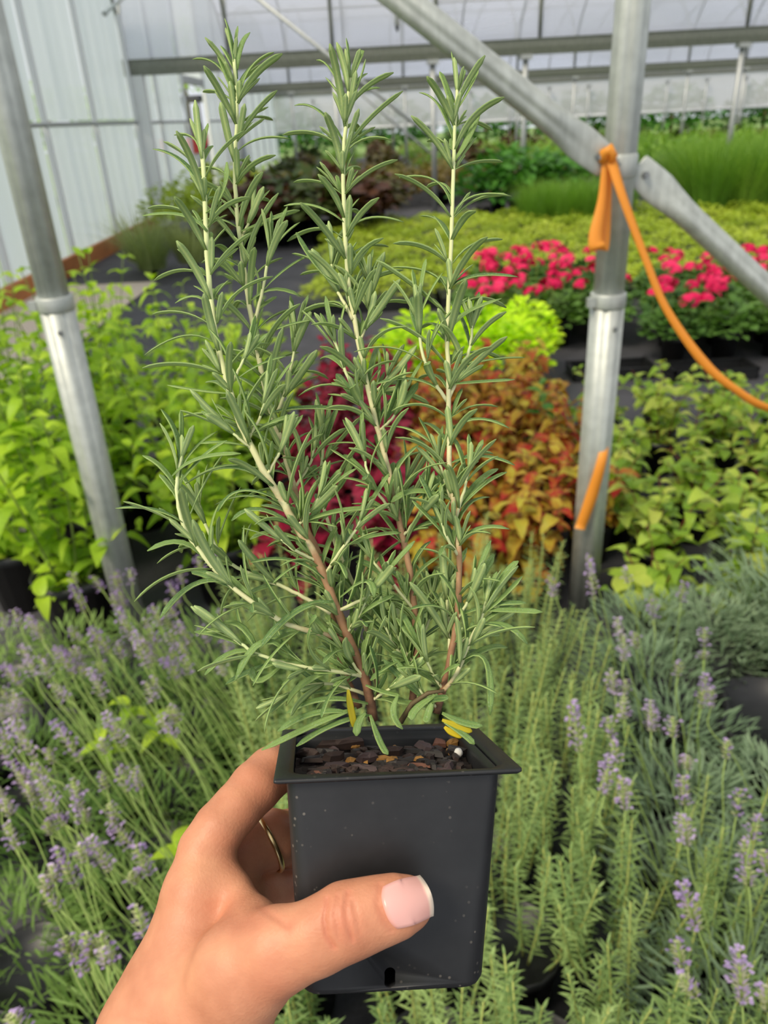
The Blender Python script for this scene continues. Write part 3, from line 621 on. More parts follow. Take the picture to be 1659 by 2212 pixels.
for si, (nm_, pts, r0, r1, woody, sp) in enumerate(ST):
    P = [px3(*q) for q in pts]; n = max(8, 4 * len(P)); path = smooth_path(P, n)
    jit = [p + Vector((rg.uniform(-1, 1), rg.uniform(-1, 1), rg.uniform(-1, 1))) * 0.00018 for p in path]
    m = MB(); us = []
    for i in range(n + 1):
        t = i / n; us.append(max(0.01, min(1, (t / max(woody, 1e-3)) * 0.42 if t < woody else 0.42 + 0.5 * (t - woody) / (1 - woody)) if woody > 0.02 else 0.55 + 0.4 * t))
    m.tube([loc(p) for p in jit], [r0 + (r1 - r0) * (i / n) ** 0.8 for i in range(n + 1)], 10, us=us)
    stem_objs.append(obj('stem', m.mesh('stem', 'rosemary_stem'), ros))
    # cumulative length
    cum = [0]
    for a, b in zip(path[:-1], path[1:]): cum.append(cum[-1] + (b - a).length)
    Lt = cum[-1]
    def at(s):
        s = max(0, min(Lt, s)); k = 0
        while k < n - 1 and cum[k + 1] < s: k += 1
        f = (s - cum[k]) / max(1e-9, cum[k + 1] - cum[k]); return path[k].lerp(path[k + 1], f), (path[min(k + 1, n)] - path[max(k - 1, 0)]).normalized()
    main = Lt > 0.12
    s = Lt * (0.07 if main else 0.2); ang = rg.uniform(0, PI)
    if nm_ in ('E', 'I', 'H'): s = Lt * 0.12
    while s < Lt - 0.001:
        fr = s / Lt; left = Lt - s
        p, t = at(s); ang += PI / 2 + rg.uniform(-0.25, 0.25)
        ref = t.cross(VIEW).normalized(); ref2 = t.cross(ref).normalized()
        for sgn in (0, PI):
            if rg.random() < (0.15 if (main and fr < 0.25) else 0.05): continue
            out = ref * math.cos(ang + sgn) + ref2 * math.sin(ang + sgn)
            L = rg.uniform(0.021, 0.033) * (0.9 + 0.2 * sp)
            if left < 0.02: L *= 0.58 + 0.42 * left / 0.02
            if main and fr < 0.3: L *= 0.85
            q_ = min(1, 0.3 + left / 0.03); el = R(rg.uniform(26, 50)) * q_            # angle off the stem at the base
            el2 = el + R(rg.uniform(12, 66)) * q_
            d1 = t * math.cos(el) + out * math.sin(el); d2 = t * math.cos(el2) + out * math.sin(el2)
            sw = t.cross(out) * rg.uniform(-0.25, 0.25); grav = Vector((0, 0, -1)) * rg.uniform(0, 0.22)
            b = p + out * (r1 * 0.7); c1 = b + d1 * (L * 0.5); e = c1 + (d2 + sw + grav).normalized() * (L * 0.52)
            add_leaf(b, c1, e, rg.uniform(0.0027, 0.0037) * (0.75 + 0.25 * min(1, L / 0.026)), t - out * 0.4, si)
            # axillary pairs of short leaves
            if rg.random() < 0.72 and left > 0.012:
                for q in range(rg.choice((1, 2, 2, 3))):
                    o2 = (out * math.cos(0.9 * (q - 0.8)) + t.cross(out) * math.sin(1.3 * (q - 0.7))).normalized(); L2 = rg.uniform(0.008, 0.017); e1 = R(rg.uniform(14, 42))
                    dd = t * math.cos(e1) + o2 * math.sin(e1); dd2 = t * math.cos(e1 + .3) + o2 * math.sin(e1 + .3); bb_ = p + out * 0.0015 + t * 0.001
                    add_leaf(bb_, bb_ + dd * L2 * .5, bb_ + dd * L2 * .5 + dd2 * L2 * .5, rg.uniform(0.0021, 0.0028), t - o2 * 0.4, si)
        s += rg.uniform(0.0078, 0.0120) * (0.7 if left < 0.015 else 1)
    p, t = at(Lt)
    for q in range(4):      # growing tip
        an = q * PI / 2 + rg.uniform(-.2, .2); out = t.orthogonal().normalized(); out = Quaternion(t, an) @ out
        L = rg.uniform(0.012, 0.022) * (1 if q < 2 else 0.7); e1 = R(rg.uniform(5, 20)); dd = t * math.cos(e1) + out * math.sin(e1); dd2 = t * math.cos(e1 + .15) + out * math.sin(e1 + .15)
        add_leaf(p - t * 0.002, p + dd * L * .5, p + dd * L * .5 + dd2 * L * .5, rg.uniform(0.0020, 0.0028), t - out * 0.3, si)

# single leaves traced from the photograph's outline: base, middle, tip pixels, depth, depth change, stem index
SI = {q[0]: i for i, q in enumerate(ST)}
TR = [
 ('E', (395,1128),(330,1100),(250,1098),.302,.0), ('E', (437,1200),(385,1170),(318,1190),.301,-.004), ('E', (500,1262),(420,1262),(345,1336),.301,-.006),
 ('E', (385,1060),(350,1010),(308,984),.304,.0), ('E', (388,1030),(385,950),(348,884),.305,.0), ('E', (390,1040),(440,985),(490,952),.304,-.004), ('E', (372,1028),(430,990),(520,980),.303,-.006),
 ('B', (448,500),(395,465),(308,466),.322,.0), ('B', (445,420),(395,350),(330,322),.325,.0), ('B', (440,350),(420,300),(376,292),.327,.0), ('B', (470,745),(400,725),(312,767),.318,-.004),
 ('B', (455,660),(420,640),(378,655),.32,.0), ('B', (445,460),(480,420),(490,350),.324,-.004), ('B', (500,850),(440,845),(362,832),.316,.0),
 ('A', (510,330),(560,300),(627,300),.343,.0), ('A', (515,215),(540,150),(592,113),.345,.0), ('A', (510,200),(470,140),(416,128),.345,.0), ('A', (512,170),(500,90),(485,40),.347,-.002), ('A', (512,220),(490,160),(470,122),.345,-.003), ('A', (512,150),(520,100),(540,70),.347,.002),
 ('C', (748,215),(715,150),(683,130),.333,.0), ('C', (752,190),(775,130),(780,108),.334,.0), ('C', (748,240),(775,180),(790,128),.333,-.003), ('C', (745,310),(690,240),(636,228),.332,.0), ('C', (765,215),(790,195),(822,190),.333,.0),
 ('C', (744,480),(680,445),(613,445),.329,.0), ('C', (748,500),(800,470),(872,480),.329,.0), ('C', (745,330),(790,300),(846,303),.331,.0), ('C', (757,620),(700,590),(640,502),.328,.0),
 ('D', (983,250),(965,190),(950,155),.329,.0), ('D', (986,240),(1015,190),(1033,150),.329,.0), ('D', (982,310),(950,230),(905,200),.328,.0), ('D', (980,350),(1015,290),(1033,235),.327,-.003),
 ('D', (978,450),(940,390),(862,384),.325,.0), ('D', (976,470),(1020,425),(1104,424),.325,.0), ('D', (970,640),(930,590),(838,578),.322,.0), ('D', (972,620),(1030,595),(1118,598),.322,.0), ('D', (970,720),(1000,680),(1083,645),.321,.0),
 ('D', (972,830),(1030,825),(1112,820),.32,.0), ('D', (972,930),(1030,905),(1100,925),.319,.0), ('D', (974,1000),(1040,985),(1112,1005),.318,.0), ('D', (982,1110),(1040,1050),(1095,1020),.317,.0), ('D', (990,1170),(1040,1140),(1100,1143),.317,.0),
 ('D', (968,860),(900,820),(810,830),.32,-.003), ('D', (976,1080),(900,1060),(845,1085),.317,-.004), ('H', (1050,1318),(1110,1318),(1172,1322),.308,-.002), ('H', (1045,1325),(1085,1290),(1128,1245),.308,.0), ('H', (1030,1355),(1090,1350),(1140,1392),.309,-.003), ('H', (1000,1425),(1050,1430),(1058,1545),.309,-.003), ('H',(1050,1300),(1090,1240),(1120,1212),.309,0.),
 ('I', (560,1412),(500,1410),(442,1458),.303,-.003), ('I', (610,1436),(560,1470),(545,1440),.305,-.002), ('I', (620,1405),(560,1390),(508,1470),.303,-.005), ('I', (510,1380),(480,1362),(440,1365),.302,.0), ('I', (560,1410),(520,1352),(475,1350),.303,.0),
 ('I2', (770,1530),(690,1560),(565,1620),.308,-.006), ('I2', (760,1540),(680,1540),(600,1580),.308,-.004), ('I2', (800,1545),(720,1565),(640,1612),.308,-.004), ('I2', (795,1520),(700,1510),(620,1540),.312,-.003),
 ('B', (790,1480),(830,1495),(865,1502),.312,-.002), ('B', (800,1545),(820,1600),(838,1630),.306,-.006), ('B', (790,1540),(775,1560),(770,1590),.306,-.004), ('C', (890,1475),(840,1450),(800,1470),.318,-.004), ('D', (945,1500),(900,1530),(890,1555),.306,-.006), ('D', (938,1500),(925,1540),(920,1560),.306,-.006), ('D', (955,1540),(1000,1560),(1042,1568),.306,-.003), ('D', (960,1560),(1000,1585),(1025,1608),.304,-.003), ('C', (860,1500),(850,1540),(870,1575),.306,-.004),
 ('B', (735,1290),(790,1255),(808,1290),.306,-.006), ('B', (600,1080),(520,1060),(470,1105),.31,-.003), ('B', (640,1140),(560,1100),(500,1125),.31,-.002), ('B', (660,1170),(590,1150),(540,1165),.31,-.002), ('B', (590,1050),(520,1010),(440,1020),.312,.0), ('B',(700,1250),(630,1210),(540,1215),.308,-.004), ('B',(720,1300),(640,1320),(560,1400),.306,-.006),
 ('F', (699,1090),(740,1040),(760,985),.343,.0), ('F', (695,1030),(640,1000),(600,1010),.344,.0), ('A', (590,890),(660,880),(760,885),.33,-.004), ('A', (600,920),(560,860),(520,850),.336,.0), ('A', (560,740),(600,710),(680,690),.336,-.002), ('A',(540,650),(590,625),(650,640),.338,0.), ('A',(520,500),(570,480),(625,460),.34,0.),
]
for st, a, b, c, dep, dd in TR:
    p0, pm, p2 = px3(*a, dep), px3(*b, dep + dd * 0.4), px3(*c, dep + dd)
    ctrl = pm * 2 - (p0 + p2) * 0.5; up = UP * 0.9 - FW * rg.uniform(0.15, 0.7)
    add_leaf(p0, ctrl, p2, rg.uniform(0.0028, 0.0036), up, SI[st])
leaves.sort(key=lambda q: -q[0])
rest = MB()
for k, (L, p0, p1, p2, wd, nrm, si) in enumerate(leaves):
    if k < 300:
        b = loc(p0); obj('leaf', hero_leaf(Vector((0, 0, 0)), p1 - p0, p2 - p0, wd, nrm).mesh('leaf', 'rosemary_leaf'), stem_objs[si], Matrix.Translation(b))
    else: hero_leaf(loc(p0), loc(p1), loc(p2), wd, nrm, rest, 6)
obj('small_leaves', rest.mesh('small_leaves', 'rosemary_leaf'), ros, kind='stuff')
for a, b, c, dep in (((752,1490),(756,1530),(768,1575),.306), ((955,1555),(990,1570),(1020,1580),.304), ((960,1570),(975,1585),(1000,1590),.303)):
    o = obj('yellow_leaf', hero_leaf(loc(px3(*a, dep)), loc(px3(*b, dep)), loc(px3(*c, dep)), 0.0028, UP * .6 - FW).mesh('yellow_leaf', 'yellow_leaf'), ros); o['label'] = 'withered yellow leaf low on the rosemary'
m = MB(); m.tube([loc(px3(*q)) for q in ((865,1560,.312),(890,1520,.310),(925,1497,.308),(960,1492,.308))], [.0012, .001, .0009, .0006], 8); obj('dry_twig', m.mesh('dry_twig', 'stem_brown'), ros)
print('leaves', len(leaves))
# ---------------------------------------------------------------- hand
def skin_mat():
    n = NT('skin'); no = n.noise(55, 3); no2 = n.noise(900, 3); vo = n.add('ShaderNodeTexVoronoi'); vo.inputs['Scale'].default_value = 700
    tc = n.add('ShaderNodeTexCoord'); n.link(tc.outputs['Object'], vo.inputs['Vector'])
    c = n.ramp(no.outputs['Fac'], [(0.3, lin((188, 125, 94))), (0.55, lin((204, 141, 108))), (0.75, lin((213, 152, 116)))]).outputs[0]
    c = n.mix(n.math('MULTIPLY', n.ramp(n.attr('u'), [(0.0, (0, 0, 0, 1)), (1.0, (1, 1, 1, 1))]).outputs[0], 0.5), c, lin((188, 98, 76)))
    n.color(c); n.rough(0.48); n.b.inputs['Specular IOR Level'].default_value = 0.35
    n.b.inputs['Subsurface Weight'].default_value = 0.15; n.b.inputs['Subsurface Radius'].default_value = (1.0, 0.35, 0.2); n.b.inputs['Subsurface Scale'].default_value = 0.004
    h = n.math('ADD', n.math('MULTIPLY', vo.outputs['Distance'], 0.5), no2.outputs['Fac']); n.bump(h, 0.30, 0.0004)
skin_mat()
def nail_mat():
    n = NT('nail'); n.color(n.ramp(n.attr('u'), [(0.0, lin((226, 158, 142))), (0.10, lin((222, 168, 160))), (0.88, lin((226, 170, 158))), (0.93, lin((232, 206, 184))), (1.0, lin((238, 222, 200)))]).outputs[0]); n.rough(0.28); n.b.inputs['Specular IOR Level'].default_value = 0.5
nail_mat()
plain('gold', (240, 216, 160), 0.28, 1.0)

def cpt(x, y, dep): return np.array(((x - CX) / F_PX * dep, -(y - CY) / F_PX * dep, dep))
def seg_sd(X, a, b, ra, rb, fl):
    s = np.array((1, 1, 1 / fl)); A = a * s; B = b * s; ab = B - A; L = float(ab @ ab) + 1e-12
    px, py, pz = X[0] - A[0], X[1] - A[1], X[2] * s[2] - A[2]
    t = np.clip((px * ab[0] + py * ab[1] + pz * ab[2]) / L, 0, 1)
    d = np.sqrt((px - ab[0] * t) ** 2 + (py - ab[1] * t) ** 2 + (pz - ab[2] * t) ** 2) - (ra + (rb - ra) * t)
    return d * (fl if fl < 1 else 1)
def smin(a, b, k):
    if a is None: return b
    h = np.clip(0.5 + 0.5 * (b - a) / k, 0, 1); return b + (a - b) * h - k * h * (1 - h)
def chain(X, pts, fl=1.0, k=0.003):
    d = None
    for p, q in zip(pts[:-1], pts[1:]):
        d = smin(d, seg_sd(X, cpt(*p[:3]), cpt(*q[:3]), p[3] * p[2] / F_PX, q[3] * q[2] / F_PX, fl), k)
    return d
VOX = 0.00098
lo = np.array((-0.135, -0.262, 0.238)); hi = np.array((0.022, -0.088, 0.405)); nn_ = np.ceil((hi - lo) / VOX).astype(int)
gx_, gy_, gz_ = [lo[i] + VOX * np.arange(nn_[i]) for i in range(3)]
X = np.meshgrid(gx_.astype(np.float32), gy_.astype(np.float32), gz_.astype(np.float32), indexing='ij')
thumb = chain(X, [(884,1950,.2735,46),(866,1955,.2728,60),(808,1971,.2718,68),(748,1990,.2708,76),(682,2025,.2715,74),(606,2052,.2745,84),(522,2102,.281,106),(464,2192,.288,122),(430,2310,.292,136),(390,2520,.297,150),(360,2800,.30,160)], 0.86, 0.004)
palm = chain(X, [(441,1835,.3185,50),(432,1930,.312,76),(412,2040,.306,90),(372,2140,.301,104),(340,2235,.298,124),(310,2330,.298,134),(280,2520,.30,150),(260,2800,.305,160)], 1.0, 0.006)
back = chain(X, [(486,1880,.343,62),(488,1980,.337,85),(465,2080,.325,100),(430,2190,.315,120)], 1.0, 0.006)
web = chain(X, [(462,1858,.318,36),(503,1925,.309,38),(552,1990,.294,42),(585,2040,.282,50)], 1.0, 0.004)
index = chain(X, [(441,1835,.3185,53),(474,1788,.322,52),(512,1745,.328,50),(552,1700,.336,52),(585,1668,.345,50),(612,1648,.357,47),(650,1640,.378,42),(700,1645,.392,38)], 1.0, 0.004)
middle = chain(X, [(475,1868,.340,58),(530,1828,.348,58),(585,1813,.357,60),(625,1810,.372,56),(690,1812,.391,46),(730,1815,.394,40)], 1.0, 0.003)
ringf = chain(X, [(500,1915,.345,56),(560,1925,.354,50),(612,1925,.366,48),(680,1925,.388,44),(720,1925,.392,38)], 1.0, 0.003)
little = chain(X, [(510,1990,.342,54),(570,2020,.352,46),(640,2030,.374,40),(690,2030,.383,34)], 1.0, 0.003)
fingers = np.minimum(np.minimum(index, middle), np.minimum(ringf, little))
fingers = smin(index, smin(middle, smin(ringf, little, 0.0012), 0.0012), 0.0015)
d = smin(palm, back, 0.010); d = smin(d, fingers, 0.004); d = smin(d, web, 0.006); d = smin(d, thumb, 0.011)
# the pot presses flat into thumb, fingers and palm: keep the hand outside it
V = [X[i] - np.float32((PC)[i]) for i in range(3)]
qx = V[0] * Xp.x + V[1] * Xp.y + V[2] * Xp.z; qw = V[0] * Wp.x + V[1] * Wp.y + V[2] * Wp.z; qa = V[0] * Ap.x + V[1] * Ap.y + V[2] * Ap.z
half = HALF + (BOT - HALF) * np.clip(-qa / POT_H, 0, 1)
box = np.maximum(np.maximum(np.abs(qx), np.abs(qw)) - half - 0.0006, np.maximum(qa - 0.003, -qa - POT_H - 0.0006))
rimd = np.maximum(np.maximum(np.abs(qx), np.abs(qw)) - RIM - 0.0004, np.abs(qa) - 0.0022)
d = np.maximum(d, -np.minimum(box, rimd))
def surface_nets(d):
    s = (d < 0); nx, ny, nz = d.shape
    c = [s[i:nx - 1 + i, j:ny - 1 + j, k:nz - 1 + k] for i in (0, 1) for j in (0, 1) for k in (0, 1)]
    tot = sum(a.astype(np.int8) for a in c); act = (tot > 0) & (tot < 8); idx = -np.ones(act.shape, np.int64); I = np.argwhere(act); idx[act] = np.arange(len(I))
    acc = np.zeros((len(I), 3)); cnt = np.zeros(len(I)); cor = [(i, j, k) for i in (0, 1) for j in (0, 1) for k in (0, 1)]
    val = {q: d[I[:, 0] + q[0], I[:, 1] + q[1], I[:, 2] + q[2]].astype(np.float64) for q in cor}
    for a in cor:
        for ax in range(3):
            if a[ax] == 0:
                b = list(a); b[ax] = 1; b = tuple(b); va, vb = val[a], val[b]; x = (va < 0) != (vb < 0)
                t = np.where(x, va / np.where(x, va - vb, 1), 0); p = np.array(a)[None, :] + np.zeros((len(I), 3)); p[:, ax] += t; acc[x] += p[x]; cnt[x] += 1
    v = I + acc / cnt[:, None]; F = []
    for ax in range(3):
        o = [q for q in range(3) if q != ax]; sl0 = [slice(1, -1)] * 3; sl0[ax] = slice(0, -1); sl1 = list(sl0); sl1[ax] = slice(1, None)
        sh = [slice(1, nn - 1) for nn in d.shape]
        a0 = s.take(range(0, d.shape[ax] - 1), ax); a1 = s.take(range(1, d.shape[ax]), ax); e = np.argwhere(a0 != a1)
        ok = (e[:, o[0]] > 0) & (e[:, o[1]] > 0) & (e[:, o[0]] < d.shape[o[0]] - 1) & (e[:, o[1]] < d.shape[o[1]] - 1); e = e[ok]
        ins = a0[tuple(e.T)]
        q = []
        for du, dv in ((-1, -1), (0, -1), (0, 0), (-1, 0)):
            w = e.copy(); w[:, o[0]] += du; w[:, o[1]] += dv; q.append(idx[tuple(w.T)])
        q = np.stack(q, 1); flip = ins if ax != 1 else ~ins
        q[~flip] = q[~flip][:, ::-1]; F.append(q)
    return v, np.concatenate(F)
v, fc = surface_nets(d); v = lo + v * VOX
ok = (fc >= 0).all(1); fc = fc[ok]
# drop loose scraps: keep the largest connected shell
parent = np.arange(len(v))
edges = np.concatenate([fc[:, [0, 1]], fc[:, [1, 2]], fc[:, [2, 3]]])
for _ in range(400):
    m_ = np.minimum(parent[edges[:, 0]], parent[edges[:, 1]]); new = parent.copy(); np.minimum.at(new, edges[:, 0], m_); np.minimum.at(new, edges[:, 1], m_); new = new[new]
    if (new == parent).all(): break
    parent = new
lab, cn = np.unique(parent, return_counts=True); keep = parent == lab[cn.argmax()]; remap = np.cumsum(keep) - 1; fc = remap[fc[keep[fc].all(1)]]; v = v[keep]
e2 = np.concatenate([fc[:, [0, 1]], fc[:, [1, 2]], fc[:, [2, 3]], fc[:, [3, 0]]])
for it in range(8):      # light smoothing
    acc = np.zeros_like(v); cnt = np.zeros(len(v))
    np.add.at(acc, e2[:, 0], v[e2[:, 1]]); np.add.at(acc, e2[:, 1], v[e2[:, 0]]); np.add.at(cnt, e2[:, 0], 1); np.add.at(cnt, e2[:, 1], 1)
    v = v + (0.5 if it % 2 == 0 else -0.45) * (acc / cnt[:, None] - v)
# creases and tendons, laid out along the surface towards the photograph's viewpoint
ppx = CX + F_PX * v[:, 0] / v[:, 2]; ppy = CY - F_PX * v[:, 1] / v[:, 2]; front = v[:, 2] < 0.31
push = np.zeros(len(v)); red = np.zeros(len(v))
def crease(pts, w, dep):
    P = np.array(pts, float); dist = np.full(len(v), 1e9)
    for a, b in zip(P[:-1], P[1:]):
        ab = b - a; t = np.clip(((ppx - a[0]) * ab[0] + (ppy - a[1]) * ab[1]) / (ab @ ab), 0, 1); dist = np.minimum(dist, np.hypot(ppx - a[0] - ab[0] * t, ppy - a[1] - ab[1] * t))
    g = np.exp(-(dist / w) ** 2) * front; push[:] += g * dep; red[:] = np.maximum(red, np.exp(-(dist / (w * 2.2)) ** 2) * front * min(0.7, dep / 0.0012))
crease([(708,1942),(700,1985),(706,2022),(722,2046)], 4.5, 0.0009); crease([(752,1928),(746,1960),(752,2000),(762,2030)], 4.5, 0.0008); crease([(730,1935),(724,1975),(732,2030)], 4, 0.0006); crease([(762,1945),(772,1985),(775,2015)], 4, 0.0005)
crease([(822,1912),(816,1950),(830,1990),(846,2010)], 5, 0.0005)
crease([(560,1960),(600,1985),(622,2000)], 7, 0.0006); crease([(480,1960),(520,1990),(545,1990)], 16, 0.0005); crease([(470,1800),(500,1825),(520,1860)], 6, 0.0004)
for k in range(5): crease([(250 + 24 * k, 2195 + 6 * k), (320 + 22 * k, 2215 + 4 * k)], 5, 0.00018)
fr_ = front * np.exp(-(((ppx - 740) / 38) ** 2 + ((ppy - 1985) / 50) ** 2)); red = np.maximum(red, 0.75 * fr_)
red = np.maximum(red, 0.5 * front * np.exp(-(((ppx - 590) / 60) ** 2 + ((ppy - 2110) / 70) ** 2)))
red = np.maximum(red, 0.35 * np.exp(-(((ppx - 560) / 60) ** 2 + ((ppy - 1690) / 60) ** 2)))
v = v + (v / np.linalg.norm(v, axis=1)[:, None]) * push[:, None]
hw = np.array([CAM.x, CAM.y, CAM.z]) + v[:, :1] * np.array(RT) + v[:, 1:2] * np.array(UP) + v[:, 2:] * np.array(FW)
base_h = hw[hw[:, 2].argmin()]
hand_t = thing('person', 'left hand with a thin gold ring gripping the black pot, thumb in front', 'person', tuple(base_h))
me = bpy.data.meshes.new('hand'); me.from_pydata((hw - base_h).tolist(), [], fc.tolist()); me.materials.append(MATS['skin']); me.polygons.foreach_set('use_smooth', [True] * len(me.polygons))
a_ = me.attributes.new('u', 'FLOAT', 'POINT'); a_.data.foreach_set('value', red.astype(np.float32)); me.update()
bmh = bmesh.new(); bmh.from_mesh(me); bmesh.ops.recalc_face_normals(bmh, faces=bmh.faces); bmh.to_mesh(me); bmh.free(); me.update()
obj('hand', me, hand_t)
print('hand', len(fc))
bvh = BVHTree.FromPolygons([Vector(p) for p in hw], fc.tolist())
# thumbnail laid on the surface
nb, nt_ = np.array((830.0, 1965.0)), np.array((932.0, 1931.0)); ax_ = (nt_ - nb); pv = np.array((-ax_[1], ax_[0])) / np.linalg.norm(ax_)
nr, nc_ = 14, 14; vs = []; us = []; 
for lay in (0.00075, -0.0004):
    for i in range(nr + 1):
        t = i / nr
        for j in range(nc_ + 1):
            s_ = 2 * j / nc_ - 1
            hwid = 52 * (0.93 + 0.07 * math.sin(PI * min(1, t * 1.2)))
            lt = t - 0.10 * (s_ * s_) * (t > 0.5) * (t - 0.5) * 2 + 0.12 * (abs(s_) ** 3) * (1 - t) * (1 if t < 0.5 else 0.0)
            q = nb + ax_ * (0.0 + 1.0 * lt) + pv * s_ * hwid * (1 if t < 0.9 else 0.97)
            dr = ray(q[0], q[1]).normalized(); hit = bvh.ray_cast(CAM, dr, 0.5)
            prev = None
            if hit[0] is not None and hit[3] < 0.281 * ray(q[0], q[1]).length: P3 = hit[0]
            else: P3 = None
            vs.append((q, P3, s_, t, lay)); us.append(max(0.001, t))
# smooth dome: fit depth from valid hits
G_ = [(s_, t, (P3 - CAM).dot(FW)) for q, P3, s_, t, lay in vs if P3 is not None and lay > 0]
Am = np.array([[1, s, t, s * s, t * t, s * t] for s, t, _ in G_]); cf = np.linalg.lstsq(Am, np.array([g[2] for g in G_]), rcond=None)[0]
out = []
for q, P3, s_, t, lay in vs:
    dep = float(np.array([1, s_, t, s_ * s_, t * t, s_ * t]) @ cf); dep = min(dep, 0.2700 + 0.010 * s_ * s_)
    out.append(px3(q[0], q[1], dep - lay) - Vector(base_h))
m = MB(); K = nc_ + 1; o2 = (nr + 1) * K; fs = []
for i in range(nr):
    for j in range(nc_): fs += [(i * K + j, i * K + j + 1, (i + 1) * K + j + 1, (i + 1) * K + j), (o2 + i * K + j, o2 + (i + 1) * K + j, o2 + (i + 1) * K + j + 1, o2 + i * K + j + 1)]
per = [j for j in range(K)] + [i * K + nc_ for i in range(1, nr + 1)] + [nr * K + j for j in range(nc_ - 1, -1, -1)] + [i * K for i in range(nr - 1, 0, -1)]
fs += [(per[k], o2 + per[k], o2 + per[(k + 1) % len(per)], per[(k + 1) % len(per)]) for k in range(len(per))]
m.add(out, fs, None, us); o = obj('thumbnail', m.mesh('thumbnail', 'nail'), hand_t); o['label'] = 'short pale pink thumbnail'
# ring on the finger behind
c0 = cpt(574, 1817, .3555); axr = cpt(622, 1810, .371) - cpt(540, 1826, .350); axr = Vector(axr).normalized(); axr = Vector((.80, .36, .48)).normalized()
e1 = axr.orthogonal().normalized(); e2_ = axr.cross(e1); rr = 68.5 * .355 / F_PX
m = MB(); vs = []; nk = 48; prf = [(-0.0013, 0), (-0.0010, 0.0006), (0, 0.0009), (0.0010, 0.0006), (0.0013, 0), (0, -0.0008)]
for k in range(nk):
    an = 2 * PI * k / nk; rd = e1 * math.cos(an) + e2_ * math.sin(an)
    for a_x, b_r in prf: vs.append(c2w(Vector(c0) + rd * (rr + b_r) + axr * a_x) - Vector(base_h))
m.add(vs, [(k * 6 + j, k * 6 + (j + 1) % 6, ((k + 1) % nk) * 6 + (j + 1) % 6, ((k + 1) % nk) * 6 + j) for k in range(nk) for j in range(6)])
o = obj('ring', m.mesh('ring', 'gold'), hand_t); o['label'] = 'thin plain gold ring'
# ---------------------------------------------------------------- nursery plants
leafmat('shrub_leaf', [(112, 152, 44), (146, 184, 48), (176, 208, 58), (198, 222, 78)], 0.42, 0.45, tint=(1.2, 1.25, 0.4))
leafmat('coleus_burgundy', [(104, 12, 38), (138, 18, 52), (166, 34, 68)], 0.25, 0.5, edge=((110, 34, 40), 0.7, 0.98), tint=(1.3, .6, .6))
leafmat('coleus_gold', [(140, 24, 30), (166, 44, 34), (170, 136, 44), (186, 172, 60), (158, 164, 54)], 0.3, 0.5, edge=((146, 40, 32), 0.85, 1.15), scale=2.6, tint=(1.15, 1.0, .5), rw=0.45)
leafmat('lime_leaf', [(176, 214, 20), (196, 232, 30), (212, 240, 60)], 0.4, 0.5, tint=(1.2, 1.2, .4))
leafmat('pale_leaf', [(108, 148, 46), (142, 176, 58), (174, 198, 78), (198, 202, 100)], 0.38, 0.4, tint=(1.2, 1.2, .5))
leafmat('geranium_leaf', [(60, 98, 44), (88, 126, 56), (112, 148, 70)], 0.3, 0.5)
leafmat('petal', [(212, 18, 86), (232, 34, 104), (248, 80, 134)], 0.3, 0.5, tint=(1.2, .6, .7))
leafmat('sedum_leaf', [(142, 166, 48), (170, 192, 62), (194, 208, 84)], 0.35, 0.5, tint=(1.2, 1.2, .4))
leafmat('dark_leaf', [(50, 70, 36), (74, 92, 44), (92, 62, 44), (70, 40, 36)], 0.25, 0.45)
leafmat('hosta_leaf', [(48, 96, 36), (70, 124, 46), (96, 150, 62)], 0.3, 0.45)
leafmat('grass_blade', [(92, 134, 48), (118, 160, 58), (146, 180, 74)], 0.35, 0.5)
leafmat('sedge_blade', [(120, 138, 82), (150, 162, 104), (176, 184, 128)], 0.3, 0.5)
leafmat('russet_leaf', [(96, 110, 50), (128, 104, 56), (112, 130, 60)], 0.3, 0.5)
leafmat('bed_rosemary_leaf', [(110, 138, 80), (138, 164, 98), (164, 186, 116)], 0.22, 0.5)
leafmat('lavender_leaf', [(80, 112, 54), (102, 134, 66), (130, 158, 84)], 0.28, 0.55)
leafmat('lavender_leaf_grey', [(100, 124, 96), (124, 148, 114), (152, 172, 138)], 0.25, 0.6, tint=(1, 1.1, .8))
leafmat('calyx', [(184, 192, 138), (198, 202, 158), (200, 196, 182)], 0.25, 0.6)
leafmat('floret', [(186, 160, 212), (204, 182, 224), (220, 204, 234)], 0.35, 0.5, tint=(1.1, 1, 1.1))
leafmat('stalk', [(140, 166, 88), (164, 186, 108)], 0.15, 0.6)
leafmat('shoot_stem', [(184, 192, 108), (200, 206, 124)], 0.15, 0.6)

